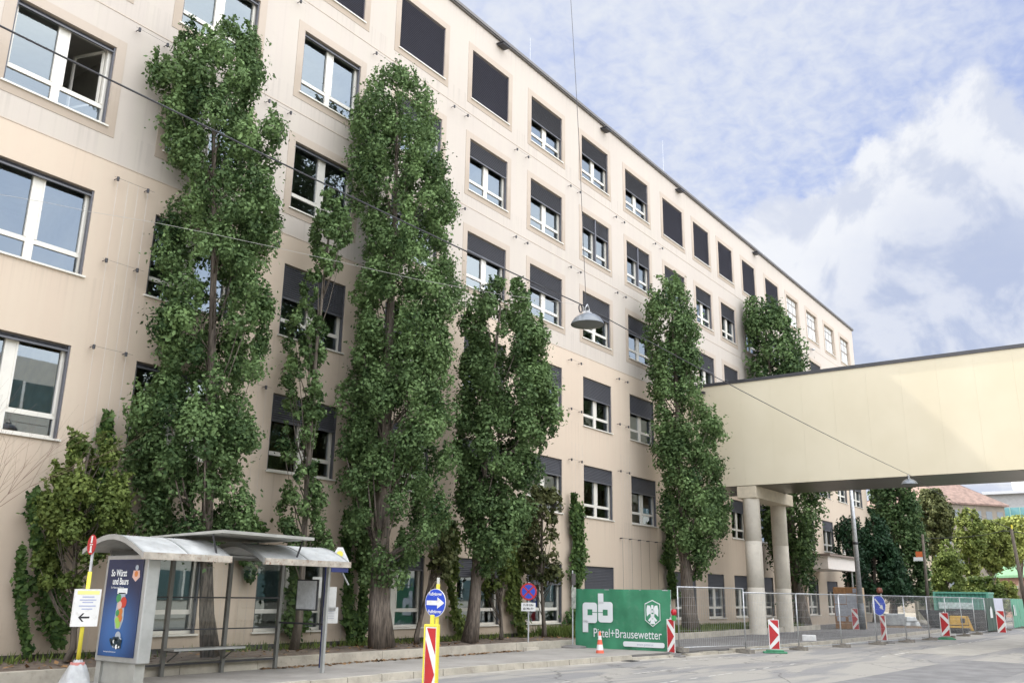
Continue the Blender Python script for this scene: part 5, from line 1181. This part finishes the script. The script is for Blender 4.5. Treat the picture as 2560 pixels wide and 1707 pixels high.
# skip
def skip(label, p, L_, W_, H_, m_, rz):
    t = thing('skip', label, 'skip', p, rz, 'dark rubble skips on the site')
    mb = MB(); mb.hexa([(.7, 0, .1), (L_-.5, 0, .1), (L_-.5, W_, .1), (.7, W_, .1), (0, 0, H_), (L_, 0, H_), (L_, W_, H_), (0, W_, H_)]); mb.build('body', m_, t)
    mb = MB(); mb.box((-.04, -.06, H_), (L_+.04, 0.02, H_+.09)).box((-.04, W_-.02, H_), (L_+.04, W_+.06, H_+.09)).box((-.06, 0.02, H_), (0.02, W_-.02, H_+.09)).box((L_-.02, .02, H_), (L_+.06, W_-.02, H_+.09))
    for k in range(1, 5): mb.box((L_*k/5, -.07, .3), (L_*k/5+.1, -.002, H_-.002))
    mb.build('rim', m_, t); MB().box((1.0, -.02, 0), (1.2, W_, .1)).box((L_-1.0, -.02, 0), (L_-.8, W_, .1)).build('runner', DARKM, t); return t
SK = mat('skip_dark', (.022, .025, .028), .6, var=.4, vscale=2, dirt=((.07, .035, .03), .5))
q1 = RZ(2318, 1577, 0)
skip('big black rubble skip left of the yellow compactor', (64.0, RX(2318, 1570, 64).y, 0), 4.2, 2.2, 1.12, SK, math.radians(-68))
skip('second dark skip half hidden behind the dark green banner', (69.5, RX(2395, 1560, 69.5).y, 0), 2.7, 2.0, 1.15, SK, math.radians(-88))
# compactor
q = RZ(2399, 1583, 0); cp = thing('plate_compactor', 'yellow and black site compactor parked before the skip', 'machine', (60.0, RX(2399, 1580, 60).y, 0), math.radians(-75))
YM = mat('machine_yellow', (.62, .36, .03), .5, var=.15, vscale=4); 
MB().hexa([(-.75, -.35, .55), (.75, -.35, .55), (.75, .45, .55), (-.75, .45, .55), (-.65, -.30, 1.15), (.62, -.30, 1.15), (.62, .4, 1.15), (-.65, .4, 1.15)]).build('hood', YM, cp, bevel=.05)
MB().box((-.85, -.40, .36), (.85, .5, .50)).build('bumper', YM, cp, bevel=.03)
MB().tube([(-.7, 0, .32), (.7, 0, .32)], .32, 18).build('drum', DARKM, cp, smooth=True)
MB().box((.15, -.365, .70), (.50, -.352, 1.0)).build('vent', BLACK, cp)
MB().hexa([(.9, -.3, .2), (1.15, -.3, .2), (1.15, .3, .2), (.9, .3, .2), (.66, -.25, 1.15), (.80, -.25, 1.15), (.80, .3, 1.15), (.66, .3, 1.15)]).build('side_guard', YM, cp)
cp.scale = (.66, .8, .85)
MB().tube([(-.5, .3, 1.15), (-.5, .3, 1.6), (.5, .3, 1.6), (.5, .3, 1.15)], .03).build('roll_bar', DARKM, cp); MB().box((-.3, -.1, 1.152), (.3, .3, 1.35)).build('engine', DARKM, cp, bevel=.03)
# pallets with sacks
q = RZ(2252, 1571, .14); pa = thing('sack_stack', 'grey wrapped block and white sacks on the pavement behind the fence', 'building material', (62.5, RX(2252, 1566, 62.5).y, .14), math.radians(-60))
MB().box((-1.1, -.5, 0), (1.1, .5, .12)).build('pallet', mat('pallet_wood', (.30, .22, .15), .9, var=.2), pa)
MB().box((-1.0, -.45, .122), (.2, .45, .85)).build('wrapped_block', mat('wrap_grey', (.30, .31, .31), .5, var=.25, vscale=3), pa, bevel=.06)
for k, (x_, z_) in enumerate(((.55, .122), (.75, .122), (.6, .40))): MB().hexa([(x_-.35, -.4, z_), (x_+.35, -.4, z_), (x_+.35, .4, z_), (x_-.35, .4, z_), (x_-.28, -.33, z_+.27), (x_+.28, -.33, z_+.27), (x_+.28, .33, z_+.27), (x_-.28, .33, z_+.27)]).build('sack', mat('sack_white', (.55, .57, .57), .6, var=.1), pa, bevel=.05)
q = RZ(2270, 1566, .14); o = MB(); 
for k in range(14): x_, y_, z_ = random.uniform(-1.6, 1.6), random.uniform(-.5, .5), random.uniform(0, .5); s_2 = random.uniform(.1, .28); o.hexa([(x_+random.uniform(-.05, .05)+a*s_2, y_+b*s_2, z_*.6+c*s_2) for a, b, c in ((-1, -1, 0), (1, -1, 0), (1, 1, 0), (-1, 1, 0), (-.7, -.8, 1), (.8, -.7, 1), (.7, .8, 1), (-.8, .7, 1))])
o = o.build('rubble_pile', mat('rubble', (.42, .39, .33), .95, var=.2), None, loc=(70.0, RX(2285, 1550, 70).y, .14)); o.rotation_euler = (0, 0, -1.2); tag(o, 'heap of pale rubble left of the black skip', 'rubble')
# white block by the kerb
q = RZ(2023, 1612, 0); o = MB().box((-.22, -.28, 0), (.22, .28, .36)).build('white_crate', WHITE, None, loc=(39.6, RX(2024, 1611, 39.6).y, .0), bevel=.03); o.rotation_euler = (0, 0, .35); tag(o, 'small white block lying on the road edge under the mesh fence', 'block')
# concrete garden wall far right behind the fence
mb = MB()
for k in range(9): mb.box((78.5+k*3.02, 17.0+.0*k, 0), (78.5+k*3.02+3.0, 17.2, 1.75))
o = mb.build('garden_wall', mat('mossy_wall', (.22, .20, .14), .9, var=.3, vscale=1, stretch=(1, 1, .3))); tag(o, 'mossy panel wall under the dark trees beyond the building', 'wall')
